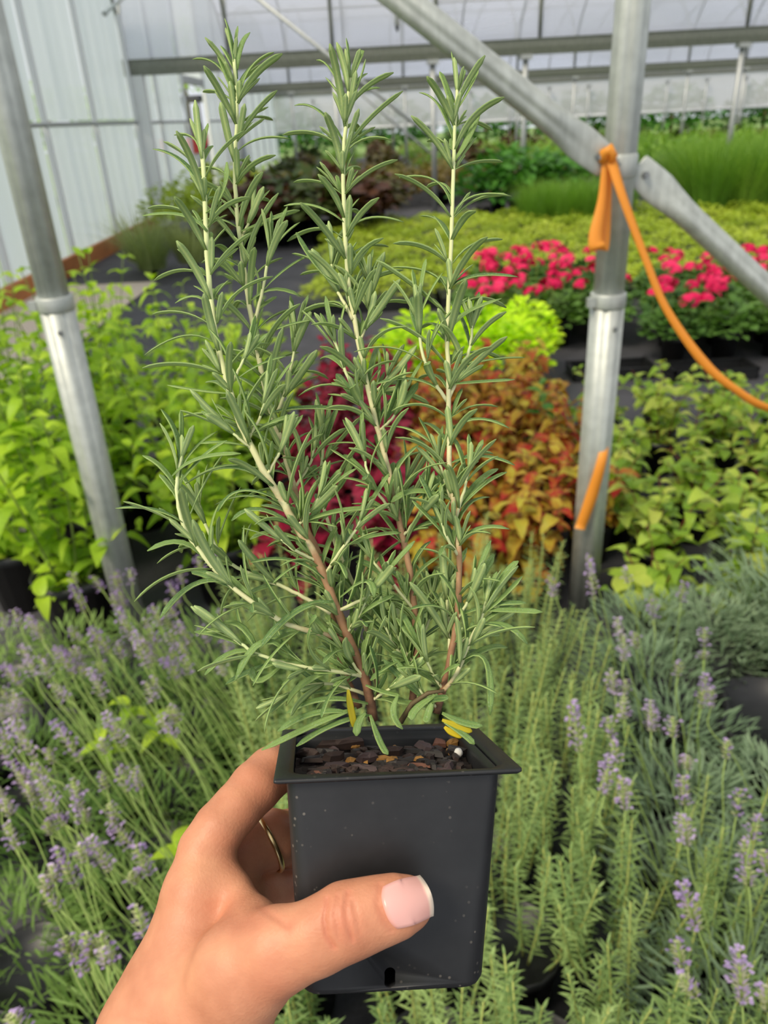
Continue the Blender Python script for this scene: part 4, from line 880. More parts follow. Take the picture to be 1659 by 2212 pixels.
def pot_mesh(r, h, name='pot'):
    m = MB(); m.lathe([(0, 0.002), (r * 0.76, 0.002), (r * 0.78, 0.0), (r * 0.95, h * 0.86), (r, h * 0.86), (r * 1.02, h * 0.88), (r * 1.02, h), (r * 0.97, h), (r * 0.94, h * 0.9), (0, h * 0.9)], 16); return m.mesh(name, 'black_plastic')
def leaf_var(name, mat, L, Wd, rows, droop, fold, shape, wavy=0.0, teeth=0.0, seed=0):
    rg = random.Random(seed); m = MB(); vs = []; us = []; C5 = [(-1, 1), (-0.5, .55), (0, 0.001), (0.5, .55), (1, 1)]
    for i in range(rows + 1):
        t = i / rows; w = shape(t) * Wd * 0.5; 
        x = L * (t - 0.22 * droop * t * t); z = -droop * L * t * t + 0.10 * L * math.sin(PI * t) 
        for a, u in C5:
            k = 1 + (teeth * (1 if i % 2 else -1) if abs(a) == 1 else 0)
            vs.append((x, a * w * k, z + fold * abs(a) * w + wavy * w * math.sin(7 * t + a * 2 + seed) * abs(a))); us.append(max(u, 0.001))
    m.add(vs, [(i * 5 + j, i * 5 + j + 1, i * 5 + 6 + j, i * 5 + 5 + j) for i in range(rows) for j in range(4)], None, us)
    return m.mesh(name, mat)
ov = lambda t: max(0.03, math.sin(PI * min(1, 0.06 + 0.94 * t) ** 0.75) ** 0.85) if t < 0.995 else 0.02
ovw = lambda t: max(0.05, math.sin(PI * min(1, 0.08 + 0.92 * t) ** 0.62) ** 0.7) if t < 0.995 else 0.03
def leafy(name, label, cat, group, loc, h, spread, nst, step, Lf, leafs, stem_mat, seed, pot_m, pot_h, lean=(0, 0), bare=0.15, whorl=2, up=0.35, cap=140, lens=None, rs=0.004):
    rg = random.Random(seed); t = thing(name, label, cat, loc, 0, group)
    obj('pot', pot_m, t); cnt = 0
    for s in range(nst):
        an = 2 * PI * (s + rg.uniform(-.3, .3)) / nst; rr = spread * (rg.random() ** 0.6 if s else 0); hh = h * rg.uniform(0.80, 1.04) if s % 2 == 0 else max(pot_h * 0.8, h * rg.uniform(0.28, 0.75)); rr = rr if s % 2 == 0 else max(rr, spread * 0.75)
        b = Vector((0.25 * rr * math.cos(an), 0.25 * rr * math.sin(an), pot_h * 0.88)); e = Vector((rr * math.cos(an) + lean[0], rr * math.sin(an) + lean[1], hh))
        mid = b.lerp(e, 0.5) + Vector((rg.uniform(-.02, .02), rg.uniform(-.02, .02), 0.03)); path = smooth_path([b, mid, e], 8)
        m = MB(); m.tube(path, [rs * (1 - 0.65 * i / 8) for i in range(9)], 5); so = obj('stem', m.mesh('stem', stem_mat), t)
        L = (e - b).length; q = bare * L; a0 = rg.uniform(0, PI)
        while q < L and cnt < cap:
            f = q / L; k = f * 8; i = min(int(k), 7); p = path[i].lerp(path[i + 1], k - i); a0 += PI / 2 + rg.uniform(-.4, .4)
            for w in range(whorl):
                aa = a0 + 2 * PI * w / whorl + rg.uniform(-.3, .3); el = up + rg.uniform(-.35, .35) + (0.45 if f > 0.88 else 0)
                d = Vector((math.cos(aa), math.sin(aa), el)); sz = rg.uniform(0.75, 1.15) * (0.55 + 0.45 * min(1, (1 - f) * 3.5)) * (lens(f) if lens else 1)
                M_ = frame(p + d.normalized() * 0.006, d, Vector((rg.uniform(-.3, .3), rg.uniform(-.3, .3), 1))) @ Matrix.Diagonal((sz * Lf, sz * Lf, sz * Lf, 1))
                obj('leaf', rg.choice(leafs), so, M_); cnt += 1
            q += step * rg.uniform(0.8, 1.2)
    return t

POT_L = pot_mesh(0.13, 0.24, 'pot_large'); POT_M = pot_mesh(0.085, 0.16, 'pot_medium'); POT_S = pot_mesh(0.06, 0.11, 'pot_small')
# bright green shrubs on the left
SH = [leaf_var('shrub_leaf', 'shrub_leaf', 1, 0.52, 6, dr, 0.22, ov, 0.08, 0, i) for i, dr in enumerate((0.15, 0.35, 0.55, 0.75))]
spots = [(-1.02, 2.16, 0.90), (-1.30, 2.38, 1.0), (-0.56, 2.34, 0.80), (-1.10, 2.62, 1.02), (-1.42, 2.72, 1.12), (-1.02, 2.95, 1.05), (-0.68, 2.62, .92), (-0.56, 2.95, .88), (-0.72, 3.30, .98), (-1.30, 3.25, 1.02), (-1.70, 3.05, 1.15), (-1.80, 3.60, 1.1), (-0.52, 3.45, .82), (-1.02, 3.70, .9), (-1.42, 3.90, .98)]
sh_lab = ['bright green leafy shrub in front of the left steel post', 'bright green leafy shrub left of the left steel post', 'tall bright green leafy shrub behind the left steel post']
for i, (x, y, h) in enumerate(spots):
    lb = 'bright green leafy shrub in the bed %s' % ['nearest, at the foot of the left post', 'nearest, at the left frame edge', 'nearest, just right of the left post foot', 'second row left of the post', 'at the left edge in front row', 'directly behind the left post', 'just right of the left post', 'beside the burgundy coleus, front', 'second row right of the left post', 'second row behind the left post', 'far left edge, second row', 'far left edge, rearmost', 'beside the burgundy coleus, rear', 'third row behind the left post', 'third row near the gravel'][i]
    leafy('leafy_shrub', lb, 'shrub', 'bright green shrubs behind the left post', (x, y, 0), h, 0.29, 12, 0.072, 0.098, SH, 'stem_green', 40 + i, POT_L, 0.24, up=0.22, cap=260, bare=0.0, rs=0.0045)
# coleus
CB = [leaf_var('coleus_leaf', 'coleus_burgundy', 1, 0.72, 6, dr, 0.12, ovw, 0.12, 0.06, i) for i, dr in enumerate((0.2, 0.45, 0.7))]
CG = [leaf_var('coleus_leaf', 'coleus_gold', 1, 0.66, 6, dr, 0.14, ovw, 0.10, 0.07, i) for i, dr in enumerate((0.25, 0.5, 0.8))]
k = 0
def colname(i, n, a='left'): return ('%s column' % ORD[i])
for r in range(6):
    for c in range(2):
        x = -0.26 + 0.27 * c + (0.05 if r % 2 else 0); y = 2.26 + 0.30 * r
        leafy('coleus', 'burgundy coleus plant, %s row back, %s of its pair' % (ORD[r], ('left', 'right')[c]), 'coleus', 'burgundy coleus', (x, y, 0), 0.46 + 0.012 * r, 0.18, 9, 0.046, 0.088, CB, 'stem_red', 80 + k, POT_M, 0.16, up=0.10, cap=130, bare=0.0); k += 1
for r in range(6):
    for c in range(3):
        x = 0.22 + 0.24 * c + (0.05 if r % 2 else 0); y = 2.16 + 0.30 * r
        if x > 0.56 and y < 2.3: x = 0.50; y = 2.34
        leafy('coleus', 'gold and red coleus plant, %s row back, %s from the burgundy bed' % (ORD[r], ORD[c]), 'coleus', 'gold and red coleus', (x, y, 0), 0.46 + 0.012 * r, 0.17, 9, 0.044, 0.084, CG, 'stem_red', 120 + k, POT_M, 0.16, up=0.08, cap=130, bare=0.0); k += 1
# single sprout of broad fresh leaves standing above the coleus
FR = [leaf_var('leaf', 'hosta_leaf', 1, 0.42, 6, dr, 0.2, ov, 0.05, 0, i) for i, dr in enumerate((0.2, 0.5))]
leafy('sprout', 'fresh green broad-leaved sprout rising out of the gold coleus', 'plant', None, (0.66, 2.95, 0), 0.66, 0.03, 2, 0.05, 0.095, FR, 'stem_green', 7, POT_S, 0.11, up=0.2, cap=24, bare=0.6)
# pale green leafy plants on the right
PL = [leaf_var('pale_leaf', 'pale_leaf', 1, 0.66, 6, dr, 0.16, ovw, 0.14, 0, i) for i, dr in enumerate((0.15, 0.4, 0.7))]
k = 0
for r in range(6):
    for c in range(5):
        x = 0.80 + 0.29 * c + (0.08 if r % 2 else 0) + 0.04 * r; y = 1.95 + 0.31 * r
        if x > 0.95 + 0.34 * (r + 2.2): continue
        leafy('pale_leafed_plant', 'pale green broad-leaved potted plant, %s row back, %s from the taped post' % (ORD[r], ORD[c]), 'plant', 'pale green plants right of the taped post', (x, y, 0), 0.34 + 0.03 * ((r * 7 + c * 3) % 4), 0.19, 9, 0.052, 0.078, PL, 'stem_red', 200 + k, POT_M, 0.16, up=0.22, cap=100, bare=0.0, rs=0.003); k += 1

# stuff-foliage mounds shared between copies
def mound(name, mat, n, rx, h, L, Wd, seed, droop=0.4, z0=0.0, segs=3, base=0.2, stem=None):
    rg = random.Random(seed); m = MB()
    for i in range(n):
        th = rg.uniform(0, 2 * PI); q = rg.random() ** 0.5; z = z0 + h * (1 - 0.55 * q * q) * rg.uniform(base, 1) ** 0.6
        p = Vector((rx * q * math.cos(th), rx * q * math.sin(th), z)); d = Vector((math.cos(th) + rg.uniform(-.8, .8), math.sin(th) + rg.uniform(-.8, .8), rg.uniform(-.1, .9)))
        m.blade(p, d, (rg.uniform(-.5, .5), rg.uniform(-.5, .5), 1), L * rg.uniform(.7, 1.3), Wd * rg.uniform(.7, 1.3), rg.uniform(0, droop), segs, 0.2)
    return m.mesh(name, mat)
LM = [mound('foliage', 'lime_leaf', 420, 0.22, 0.36, 0.055, 0.036, 300 + i, z0=0.14) for i in range(2)]
for i, (x, y, s) in enumerate([(0.12, 4.05, 1), (0.42, 4.15, 1), (0.74, 4.20, 1.02), (0.26, 4.48, 1), (0.60, 4.55, 1.05), (0.90, 4.62, 1)]):
    t = thing('lime_foliage_plant', 'lime green mounded foliage plant, %s' % ['front left', 'front middle', 'front right', 'rear left', 'rear middle', 'rear right nearest the red flowers'][i], 'plant', (x, y, 0), i * 1.3, 'lime green mounds', s)
    obj('pot', POT_M, t); obj('foliage', LM[i % 2], t, kind='stuff')
# flowering geraniums
def flower_mesh(seed):
    rg = random.Random(seed); m = MB()
    for i in range(20):
        th = rg.uniform(0, 2 * PI); ph = math.acos(rg.uniform(-0.15, 1)); nrm = Vector((math.sin(ph) * math.cos(th), math.sin(ph) * math.sin(th), math.cos(ph))); p = nrm * 0.036
        tx = nrm.orthogonal().normalized(); a0 = rg.uniform(0, 2)
        for k in range(5):
            d = Quaternion(nrm, a0 + k * 2 * PI / 5) @ tx; m.blade(p, d + nrm * 0.35, nrm, 0.019, 0.017, 0.25, 2, 0.1, shape=lambda t: (0.5, 1.0, 0.6)[min(2, int(t * 2 + .01))])
    return m.mesh('flower_head', 'petal')
FH = [flower_mesh(i) for i in range(3)]; GM = [mound('foliage', 'geranium_leaf', 200, 0.19, 0.24, 0.062, 0.06, 320 + i, z0=0.13, base=.15) for i in range(3)]
m = MB(); m.tube([(0, 0, 0), (0.004, 0, 0.09), (0, 0, 0.16)], 0.0028, 5); FS = m.mesh('flower_stalk', 'stem_green')
rg = random.Random(55); gs = []
for r in range(5):
    for c in range(4):
        y = 5.35 + 0.34 * r; gs.append((0.70 + 0.30 * c + 0.07 * r, y, 'left of the taped post', r, c))
for r in range(5):
    for c in range(6):
        y = 4.85 + 0.34 * r; gs.append((1.92 + 0.33 * c + 0.10 * r, y, 'right of the taped post', r, c))
for x, y, side, r, c in gs:
    t = thing('flowering_geranium', 'crimson-pink flowering plant %s, %s row back, %s in its row' % (side, ORD[r], ORD[c]), 'flower', (x, y, 0), rg.uniform(0, 6), 'crimson-pink flowering plants')
    obj('pot', POT_M, t); obj('foliage', rg.choice(GM), t, kind='stuff')
    for q in range(rg.choice((3, 4, 5)) if side[0] == 'l' else rg.choice((2, 3, 3, 4))):
        an = rg.uniform(0, 6.28); rr = rg.uniform(0.02, 0.16); zz = rg.uniform(0.36, 0.47)
        so = obj('flower_stalk', FS, t, Matrix.Translation((rr * math.cos(an), rr * math.sin(an), zz - 0.16))); obj('flower_head', rg.choice(FH), so, Matrix.Translation((0, 0, 0.16)) @ Matrix.Rotation(rg.uniform(0, 6), 4, 'Z') @ Matrix.Diagonal((*(lambda s: (s * 1.1, s * 1.1, s * 0.8))(rg.uniform(1.0, 1.5)), 1)))
# shallow carrying trays
def tray(loc, lx, ly, h, label, rz=0.0, group='black carrying trays'):
    t = thing('plant_tray', label, 'tray', loc, rz, group); m = MB()
    m.box(-lx / 2, lx / 2, -ly / 2, ly / 2, 0, 0.006); obj('base', m.mesh('base', 'black_plastic', False), t)
    for x0, x1, y0, y1 in ((-lx / 2, lx / 2, -ly / 2, -ly / 2 + .008), (-lx / 2, lx / 2, ly / 2 - .008, ly / 2), (-lx / 2, -lx / 2 + .008, -ly / 2, ly / 2), (lx / 2 - .008, lx / 2, -ly / 2, ly / 2)):
        m = MB(); m.box(x0, x1, y0, y1, 0, h); m.box(x0 - .006, x1 + .006, y0 - .006, y1 + .006, h - .008, h); obj('side', m.mesh('side', 'black_plastic', False), t)
tray((1.45, 4.62, 0), 0.5, 0.22, 0.07, 'empty black carrying tray before the crimson flowers, left one'); tray((2.02, 4.50, 0), 0.5, 0.22, 0.07, 'empty black carrying tray before the crimson flowers, right one')
# low yellow-green ground cover in trays
SM = [mound('foliage', 'sedum_leaf', 520, 0.33, 0.20, 0.042, 0.03, 340 + i, z0=0.08, base=.3, segs=2) for i in range(3)]
for r in range(9):
    for c in range(14):
        y = 6.95 + 0.56 * r; x = -0.30 + 0.58 * c + 0.1 * (r % 2) 
        if x > 1.2 + 0.55 * y * 0.9 or (2.2 < x < 3.6 and y < 7.3 and False): continue
        t = thing('groundcover_tray', 'tray of low yellow-green ground cover, %s row back, %s from the left' % (ORD[r], ORD[c]), 'plant tray', (x, y, 0), 0, 'yellow-green ground cover trays')
        if r < 4: tm = MB(); tm.box(-.27, .27, -.26, .26, 0, 0.09); obj('tray', tm.mesh('tray', 'black_plastic', False), t)
        obj('foliage', SM[(r + c) % 3], t, Matrix.Rotation(c * 1.1 + r, 4, 'Z'), kind='stuff')
tray((2.95, 6.35, 0), 1.1, 0.4, 0.10, 'black tray lying right of the crimson flowers under the brace', R(-12))
# grasses
def grass(name, mat, n, rx, h, seed, wd=0.006, arch_=0.6, z0=0.0):
    rg = random.Random(seed); m = MB()
    for i in range(n):
        th = rg.uniform(0, 2 * PI); q = rg.random() ** 0.5; p = Vector((rx * q * math.cos(th), rx * q * math.sin(th), z0)); d = Vector((math.cos(th) * 0.35 * rg.random(), math.sin(th) * 0.35 * rg.random(), 1))
        m.blade(p, d, Vector((-math.cos(th), -math.sin(th), 0.01)) * -1 if False else Vector((-math.cos(th), -math.sin(th), 0.1)), h * rg.uniform(.6, 1.1), wd, rg.uniform(0.05, arch_), 4, 0.2, shape=lambda t: 1 - 0.8 * t)
    return m.mesh(name, mat)
GR = [grass('foliage', 'grass_blade', 420, 0.20, 0.62, 360 + i, 0.010, 0.5, 0.10) for i in range(3)]
rg = random.Random(77)
gsp = [(2.25 + 0.36 * i + 0.1 * j, 11.0 + 0.42 * j, 0.92, 'tufted green grass clump behind the taped post, %s row back, %s from the left' % (ORD[j], ORD[i]), 'grass clumps behind the taped post') for j in range(3) for i in range(4)]
gsp += [(4.7 + 0.42 * i + 0.1 * j, 11.2 + 0.5 * j, 1.45, 'tall fine green grass clump at the right edge, %s row back, %s from the left' % (ORD[j], ORD[i]), 'tall grasses at the right') for j in range(5) for i in range(9)]
for x, y, s, lb, gr in gsp:
    t = thing('grass_clump', lb, 'grass', (x, y, 0), rg.uniform(0, 6), gr, s * rg.uniform(.9, 1.1)); obj('pot', POT_S, t); obj('foliage', rg.choice(GR), t, kind='stuff')
SG = grass('foliage', 'sedge_blade', 260, 0.16, 0.62, 390, 0.012, 1.0, 0.1)
for i, (x, y, s) in enumerate([(-2.45, 9.0, 1.0), (-2.05, 9.3, 1.05), (-2.7, 9.6, 1.1)]):
    t = thing('sedge_clump', 'arching grey-green sedge clump near the wooden board, %s one' % ('nearest', 'right', 'rear')[i], 'grass', (x, y, 0), i * 2.0, 'sedge clumps', s); obj('pot', POT_S, t); obj('foliage', SG, t, kind='stuff')
# large leafed and dark plants farther back
def field(name, label, cat, group, mesh_list, pts, scl=1.0, potm=None):
    ys = sorted({round(q[1], 2) for q in pts}); lab = []
    for q in pts:
        row = sorted([w[0] for w in pts if round(w[1], 2) == round(q[1], 2)]); lab.append('%s row back, %s from the left' % (ORD[ys.index(round(q[1], 2))], ORD[row.index(q[0])]))
    for i, (x, y) in enumerate(pts):
        t = thing(name, label + ', ' + lab[i], cat, (x, y, 0), rg.uniform(0, 6.3), group, scl * rg.uniform(.88, 1.12)); obj('foliage', mesh_list[i % len(mesh_list)], t, kind='stuff'); obj('pot', potm or POT_L, t)
HO = [mound('foliage', 'hosta_leaf', 110, 0.42, 0.72, 0.26, 0.10, 400 + i, 0.6, 0.2, 4) for i in range(2)]
field('broad_leaved_plant', 'dark green broad-leaved plant behind the ground cover', 'plant', 'broad-leaved plants in the middle distance', HO, [(1.75, 12.4), (2.3, 12.6), (2.85, 12.7), (2.1, 13.2), (2.7, 13.4), (3.3, 13.1)])
DK = [mound('foliage', 'dark_leaf', 150, 0.42, 0.62, 0.20, 0.15, 410 + i, 0.6, 0.2, 3) for i in range(2)]
field('dark_leaved_shrub', 'dark bronze-leaved plant behind the rosemary', 'shrub', 'dark bronze-leaved plants', DK, [(-1.7 + .52 * i + .1 * j, 11.0 + .62 * j) for j in range(4) for i in range(4)])
GS = [mound('foliage', 'sedum_leaf', 260, 0.45, 0.75, 0.12, 0.06, 415 + i, 0.4, 0.15, 3) for i in range(2)]
field('green_shrub', 'yellow-green bushy plant beside the left wall', 'shrub', 'bushes along the left wall', GS, [(-2.9, 12.0), (-2.5, 11.4), (-2.2, 12.3), (-2.75, 13.2), (-2.0, 13.3)])
RU = [mound('foliage', 'russet_leaf', 200, 0.5, 0.5, 0.13, 0.08, 420 + i, 0.5, 0.1, 2) for i in range(2)]
field('russet_plant', 'low russet-green plant in the distant beds', 'plant', 'distant russet beds', RU, [(-2.4 + 0.95 * i + .2 * (j % 2), 15.2 + 1.0 * j) for j in range(4) for i in range(7)])
FGm = [mound('foliage', 'grass_blade', 240, 0.6, 0.62, 0.20, 0.04, 425 + i, 0.4, 0.1, 3) for i in range(2)]
field('distant_green_plant', 'green plant in the distant beds', 'plant', 'distant green beds', FGm, [(4.2 + 1.1 * i + .3 * (j % 2), 14.8 + 1.15 * j) for j in range(8) for i in range(9)], 1.05)
field('far_low_plant', 'low plant in the farthest beds before the curtain', 'plant', 'farthest beds', [RU[0], FGm[0], DK[0], RU[1]], [(-2.0 + 1.25 * i, 20.0 + 2.0 * j) for j in range(7) for i in range(6 if j < 2 else 14)], 0.85)
HG = mound('foliage', 'hosta_leaf', 900, 1.9, 2.4, 0.35, 0.22, 430, 0.5, 0.0, 2, base=0.05)
for i in range(9):
    t = thing('hedge_bush', '%s dark bush from the left outside beyond the far curtain' % ORD[i], 'bush', (-3 + 4.4 * i, 40.5, -0.1), i, 'bushes beyond the far curtain'); obj('foliage', HG, t, kind='stuff')
    m = MB(); m.tube([(0, 0, 0), (0, 0, 1.2)], 0.08, 6); obj('stem', m.mesh('stem', 'stem_brown'), t)
# ---------------------------------------------------------------- near bed: rosemary shoots and lavender
def shoot_mesh(seed, h, mat='bed_rosemary_leaf', Lf=0.027, step=0.0080, wd=0.0034):
    rg = random.Random(seed); m = MB(); pts = [Vector((0, 0, 0))]
    bend = Vector((rg.uniform(-.12, .12), rg.uniform(-.12, .12), 0)); P = smooth_path([Vector((0, 0, 0)), Vector((0, 0, h * .5)) + bend * h * .6 + Vector((rg.uniform(-.008, .008), rg.uniform(-.008, .008), 0)), Vector((0, 0, h)) + bend * h], 10)
    m.tube(P, [0.0027 * (1 - .6 * i / 10) for i in range(11)], 5, 1); q = h * 0.12; a0 = 0
    while q < h:
        f = q / h; k = f * 10; i = min(int(k), 9); p = P[i].lerp(P[i + 1], k - i); a0 += 1.57 + rg.uniform(-.3, .3)
        for w in (0, PI):
            d = Vector((math.cos(a0 + w), math.sin(a0 + w), rg.uniform(0.25, 0.9) + (0.9 if f > .88 else 0))); m.blade(p, d, (0, 0, 1), Lf * rg.uniform(.75, 1.2) * (1 if f < .9 else .65), wd, rg.uniform(-.05, .45), 3, 0.15, 0)
        q += step * rg.uniform(.8, 1.2)
    return m.mesh('shoot', [mat, 'shoot_stem'])
SHT = [shoot_mesh(500 + i, h) for i, h in enumerate((0.24, 0.28, 0.32, 0.26, 0.30, 0.35))]
def bed_rosemary(x, y, seed, n, label, group, hz=1.0):
    rg = random.Random(seed); t = thing('rosemary_plant', label, 'rosemary', (x, y, 0), 0, group); obj('pot', POT_M, t)
    for i in range(n):
        an = rg.uniform(0, 6.28); rr = 0.085 * rg.random() ** 0.5; tilt = rr * 2.2
        M_ = Matrix.Translation((rr * math.cos(an), rr * math.sin(an), 0.145)) @ Matrix.Rotation(tilt, 4, Vector((-math.sin(an), math.cos(an), 0))) @ Matrix.Rotation(rg.uniform(0, 6), 4, 'Z') @ Matrix.Scale(rg.uniform(.85, 1.15) * hz, 4)
        obj('shoot', rg.choice(SHT), t, M_)
rg = random.Random(61); k = 0
for r in range(8):
    for c in range(5):
        x = -0.16 + 0.175 * c + rg.uniform(-.02, .02) - (0.02 * r if c == 0 else 0); y = 0.50 + 0.185 * r + rg.uniform(-.02, .02)
        if c == 4 and r > 2: continue
        bed_rosemary(x, y, 600 + k, 12, 'green rosemary plant below the held pot, %s row back, %s from the left' % (ORD[r], ORD[c]), 'rosemary bed below the held pot'); k += 1
# lavender
def spike(seed, L):
    rg = random.Random(seed); m = MB(); nw = max(5, int(L / 0.0062)); m.tube([(0, 0, 0), (0, 0, L)], 0.0012, 5, 2)
    for w in range(nw):
        f = w / (nw - 1); z = L * f; rad = 0.0048 * (0.55 + 0.8 * math.sin(PI * min(1, .18 + .75 * f)) ) * (1 if f < .85 else .65)
        for k in range(7):
            an = k * 2 * PI / 7 + w * .45 + rg.uniform(-.2, .2); d = Vector((math.cos(an), math.sin(an), rg.uniform(.5, 1.1))); p = Vector((0.001 * math.cos(an), 0.001 * math.sin(an), z))
            m.blade(p, d, (0, 0, 1), rad * 1.45, 0.0030, -.1, 2, 0.5, 0 if rg.random() < .62 else 1)
            if rg.random() < 0.30:
                q = p + d.normalized() * rad * 1.3
                for j in range(4): m.blade(q, d + Vector((rg.uniform(-1, 1), rg.uniform(-1, 1), rg.uniform(-1, 1))), (rg.uniform(-1, 1), rg.uniform(-1, 1), 1), 0.0042, 0.0034, .1, 2, .1, 1)
    return m.mesh('flower_spike', ['calyx', 'floret', 'stalk'])
SPK = [spike(700 + i, L) for i, L in enumerate((0.036, 0.044, 0.050, 0.042, 0.030, 0.056))]
SPL = (0.036, 0.044, 0.050, 0.042, 0.030, 0.056)
def tuft(seed, n, h, rx, mat, Lf, wd):
    rg = random.Random(seed); m = MB()
    for i in range(n):
        an = rg.uniform(0, 6.28); q = rg.random() ** 0.5; p = Vector((rx * q * math.cos(an), rx * q * math.sin(an), h * rg.uniform(0.0, 1) ** 0.7 * (1 - .35 * q))); d = Vector((math.cos(an) * .8 + rg.uniform(-.6, .6), math.sin(an) * .8 + rg.uniform(-.6, .6), rg.uniform(.3, 1.6)))
        m.blade(p, d, (-math.cos(an), -math.sin(an), .6), Lf * rg.uniform(.7, 1.3), wd, rg.uniform(-.1, .35), 3, .2, 0)
    return m.mesh('foliage', mat)
LV = [tuft(720 + i, 380, 0.20, 0.14, 'lavender_leaf', 0.042, 0.0046) for i in range(3)]
LVG = [tuft(730 + i, 620, 0.24, 0.16, 'lavender_leaf_grey', 0.042, 0.0050) for i in range(3)]
lav = []
def lavender(x, y, mesh, lb, group, s=1.0):
    t = thing('lavender_plant', lb, 'lavender', (x, y, 0), 0, group); obj('pot', POT_M, t); obj('foliage', mesh, t, Matrix.Translation((0, 0, 0.13)) @ Matrix.Rotation(x * 9 + y * 5, 4, 'Z') @ Matrix.Scale(s, 4), kind='stuff'); lav.append((t, Vector((x, y, 0))))
k = 0
for r in range(7):
    for c in range(6):
        x = -1.05 + 0.185 * c + rg.uniform(-.02, .02); y = 0.50 + 0.20 * r + rg.uniform(-.02, .02)
        if x < -0.28 - 0.50 * y or x > -0.19: continue
        lavender(x, y, LV[k % 3], 'purple-flowered lavender plant left of the hand, %s row back, %s from the left' % (ORD[r], ORD[c]), 'lavender bed left of the hand'); k += 1
for r in range(7):
    for c in range(4):
        x = 0.46 + 0.19 * c + rg.uniform(-.02, .02) + 0.03 * r; y = 0.48 + 0.19 * r
        if x > 0.40 + 0.52 * y or (r in (4, 5) and c in (1, 2) and x < 1.0): continue
        lavender(x, y, LVG[k % 3], 'grey-green lavender plant at the lower right, %s row back, %s from the left' % (ORD[r], ORD[c]), 'lavender bed at the lower right'); k += 1
for i, (x, y, s) in enumerate([(1.00, 1.62, 1.35), (1.18, 1.82, 1.45), (1.14, 1.5, 1.3), (1.30, 1.7, 1.4)]): lavender(x, y, LVG[i % 3], 'bushy grey-green plant without flowers at the right edge, %s one' % ('nearest the dark pots', 'rear', 'front right', 'far right')[i], 'grey bushes at the right edge', s)
nlav = len(lav)
c6 = lambda a, b: (a / 2.185, 1200 + b / 2.185)
c7 = lambda a, b: (1050 + a / 2.185, 1200 + b / 2.185)
LEFT = [(340,150,400,270),(130,290,200,400),(100,430,150,520),(250,610,320,680),(60,640,90,760),(40,790,170,960),(0,890,50,980),(260,790,380,970),(60,980,150,1130),(340,1060,385,1200),(560,1010,610,1110),(640,1010,665,1100),(520,1260,640,1380),(640,1380,710,1510),(430,1340,520,1490),(270,1390,360,1570),(30,1270,80,1380),(0,1130,70,1210),(310,1830,420,1960),(400,1790,430,1900),(470,1800,530,1930),(640,1660,690,1800),(180,1070,270,1170),(210,1160,310,1270),(430,540,490,680),(280,440,340,560),(330,440,370,540),(430,350,520,460),(560,260,620,400),(630,370,710,530),(690,600,730,690),(750,760,830,860),(500,750,590,900),(770,490,850,590),(870,480,900,560),(800,130,850,240),(780,220,830,290),(840,320,900,430),(700,340,740,420),(440,100,485,165),(0,270,30,350),(60,2180,120,2260),(210,1590,280,1670),(1060,370,1080,490),(720,240,760,330),(950,340,980,410),(330,350,380,400),(0,830,40,890),(530,190,560,260),(610,70,625,140),(150,1000,220,1050),(660,390,700,430),(20,520,100,620),(930,10,960,90)]
RIGHT = [(490,30,510,210),(650,60,670,130),(780,190,790,300),(930,130,920,220),(620,300,640,400),(650,380,650,500),(700,370,710,440),(1030,350,1030,430),(1028,455,1026,490),(910,500,905,570),(590,540,610,660),(660,590,650,650),(650,660,655,770),(1040,570,1015,720),(1065,640,1060,720),(775,690,780,830),(880,770,885,860),(575,770,590,860),(410,700,440,930),(600,880,610,980),(580,960,560,1130),(640,1060,655,1200),(930,1050,940,1180),(1140,880,1130,960),(950,950,950,1010),(930,1230,950,1370),(1200,1110,1180,1230),(1270,1230,1250,1340),(1215,1350,1225,1460),(930,1560,1000,1770),(1190,1870,1210,2120),(900,1830,930,1960),(930,1990,990,2080),(1320,2040,1330,2150),(1235,1480,1240,1560),(300,100,330,190),(480,0,500,60),(1310,1400,1330,1500)]
cnt = 0
def flower_stalk(tip, bse, z, off, side):
    """tip and base pixels of a flower head; z its height above the floor"""
    global cnt
    b = gz(bse[0], bse[1], z); dep = (b - CAM).dot(FW); tp = px3(tip[0], tip[1], dep * 1.0 + 0.0); L = (tp - b).length; d = (tp - b).normalized()
    i = min(range(len(SPL)), key=lambda q: abs(SPL[q] - L)); foot = Vector((b.x + off[0], b.y + off[1], 0.22))
    cand = [q for q in lav[:nlav] if (q[1].x < -0.1) == (side < 0)]; t, tl = min(cand, key=lambda q: (q[1] - Vector((foot.x, foot.y, 0))).length)
    foot = Vector((tl.x * .5 + foot.x * .5, tl.y * .5 + foot.y * .5, 0.2)); ml = (b - foot).length
    P = smooth_path([foot, foot.lerp(b, 0.5) + Vector((0, 0, 0.02)), b - d * ml * 0.12, b], 10)
    m = MB(); m.tube([p - tl for p in P], 0.0013, 5); so = obj('flower_stalk', m.mesh('flower_stalk', 'stalk'), t)
    obj('flower_spike', SPK[i], so, frame(b - tl, d, RT.cross(d)) @ Matrix.Rotation(PI / 2, 4, 'Y') @ Matrix.Rotation(cnt * .7, 4, 'Z') @ Matrix.Diagonal((1.6, 1.6, L / SPL[i], 1))); cnt += 1
rg = random.Random(88)
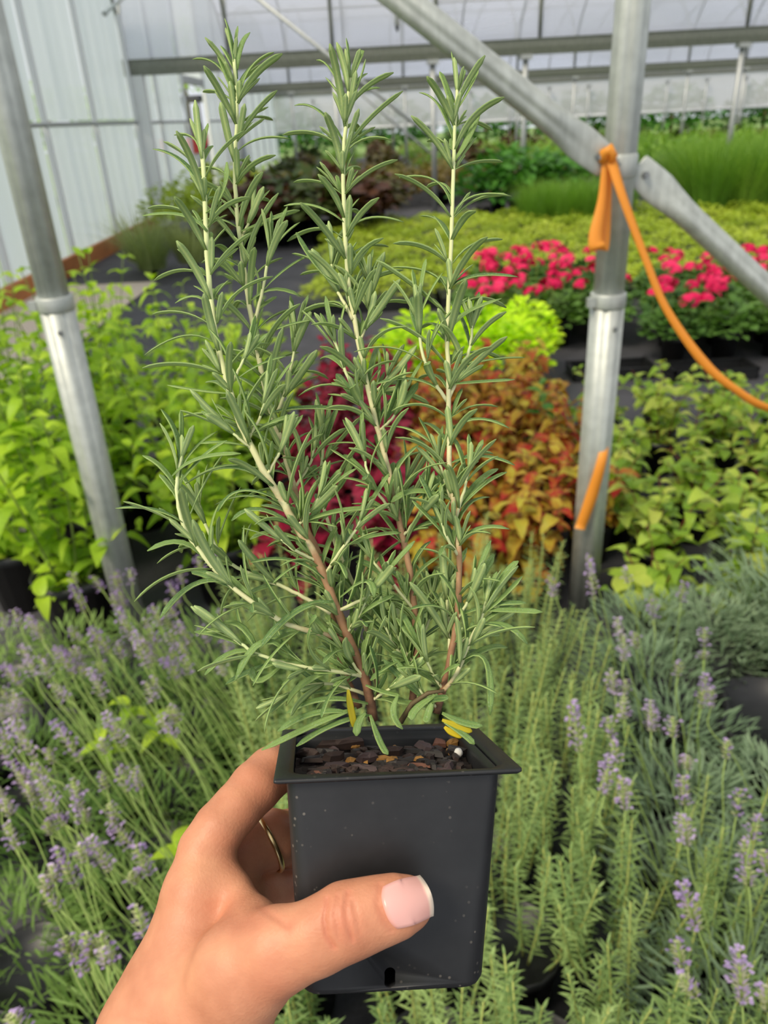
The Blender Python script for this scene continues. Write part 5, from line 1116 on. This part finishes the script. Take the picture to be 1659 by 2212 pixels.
for a, b, c, d in LEFT + [(a + rg.uniform(-90, 130), b + rg.uniform(-120, 160), a + rg.uniform(-90, 130), -1) for a, b, c, d in LEFT]:
    if d == -1: c = a + rg.uniform(15, 35); d = b + rg.uniform(45, 80)
    t_, b_ = c6(a, b), c6(c, d); f = (b_[1] - 1200) / 1000; flower_stalk(t_, b_, 0.50 + 0.06 * f + rg.uniform(-.03, .03), (0.16 + rg.uniform(-.03, .05), -0.12 + rg.uniform(-.05, .05)), -1)
for a, b, c, d in RIGHT:
    t_, b_ = c7(a, b), c7(c, d); f = (b_[1] - 1200) / 1000; flower_stalk(t_, b_, 0.50 + 0.06 * f + rg.uniform(-.03, .03), (0.05 + rg.uniform(-.04, .06), -0.02 + rg.uniform(-.05, .05)), 1)
# dark empty pots between the beds
for i, (x, y) in enumerate([(0.66, 1.42), (0.86, 1.34), (-0.98, 1.42), (-1.10, 1.22)]):
    t = thing('nursery_pot', ['black nursery pot between the lavender and the grey bush, left one', 'black nursery pot between the lavender and the grey bush, right one', 'black nursery pot at the left edge behind the lavender, rear one', 'black nursery pot at the left edge behind the lavender, front one'][i], 'pot', (x, y, 0), 0, 'black pots in the near bed', 1.0)
    obj('body', POT_L, t)
# broad weed leaves low in the lavender
WL = leaf_var('leaf', 'shrub_leaf', 1, 0.5, 6, 0.5, 0.2, ov, .05, 0, 3)
for i, (px_, py_, z) in enumerate([(372, 1820, .40), (330, 1560, .32), (210, 1600, .3), (270, 1520, .3)]):
    p = gz(px_, py_, z); t = thing('weed', 'broad-leaved weed growing in the lavender, %s one' % ('beside the index knuckle', 'left of the fingertip', 'leftmost', 'rear')[i], 'weed', (p.x, p.y, 0), 0, 'weeds in the lavender')
    m = MB(); m.tube([(0, 0, 0), (0.01, 0, z)], .003, 5); so = obj('stem', m.mesh('stem', 'stem_green'), t)
    for q in range(4):
        an = q * 1.57 + i; obj('leaf', WL, so, frame((0.01, 0, z - .015 * q), (math.cos(an), math.sin(an), .3), (0, 0, 1)) @ Matrix.Scale(.06, 4))
bpy.context.view_layer.update()
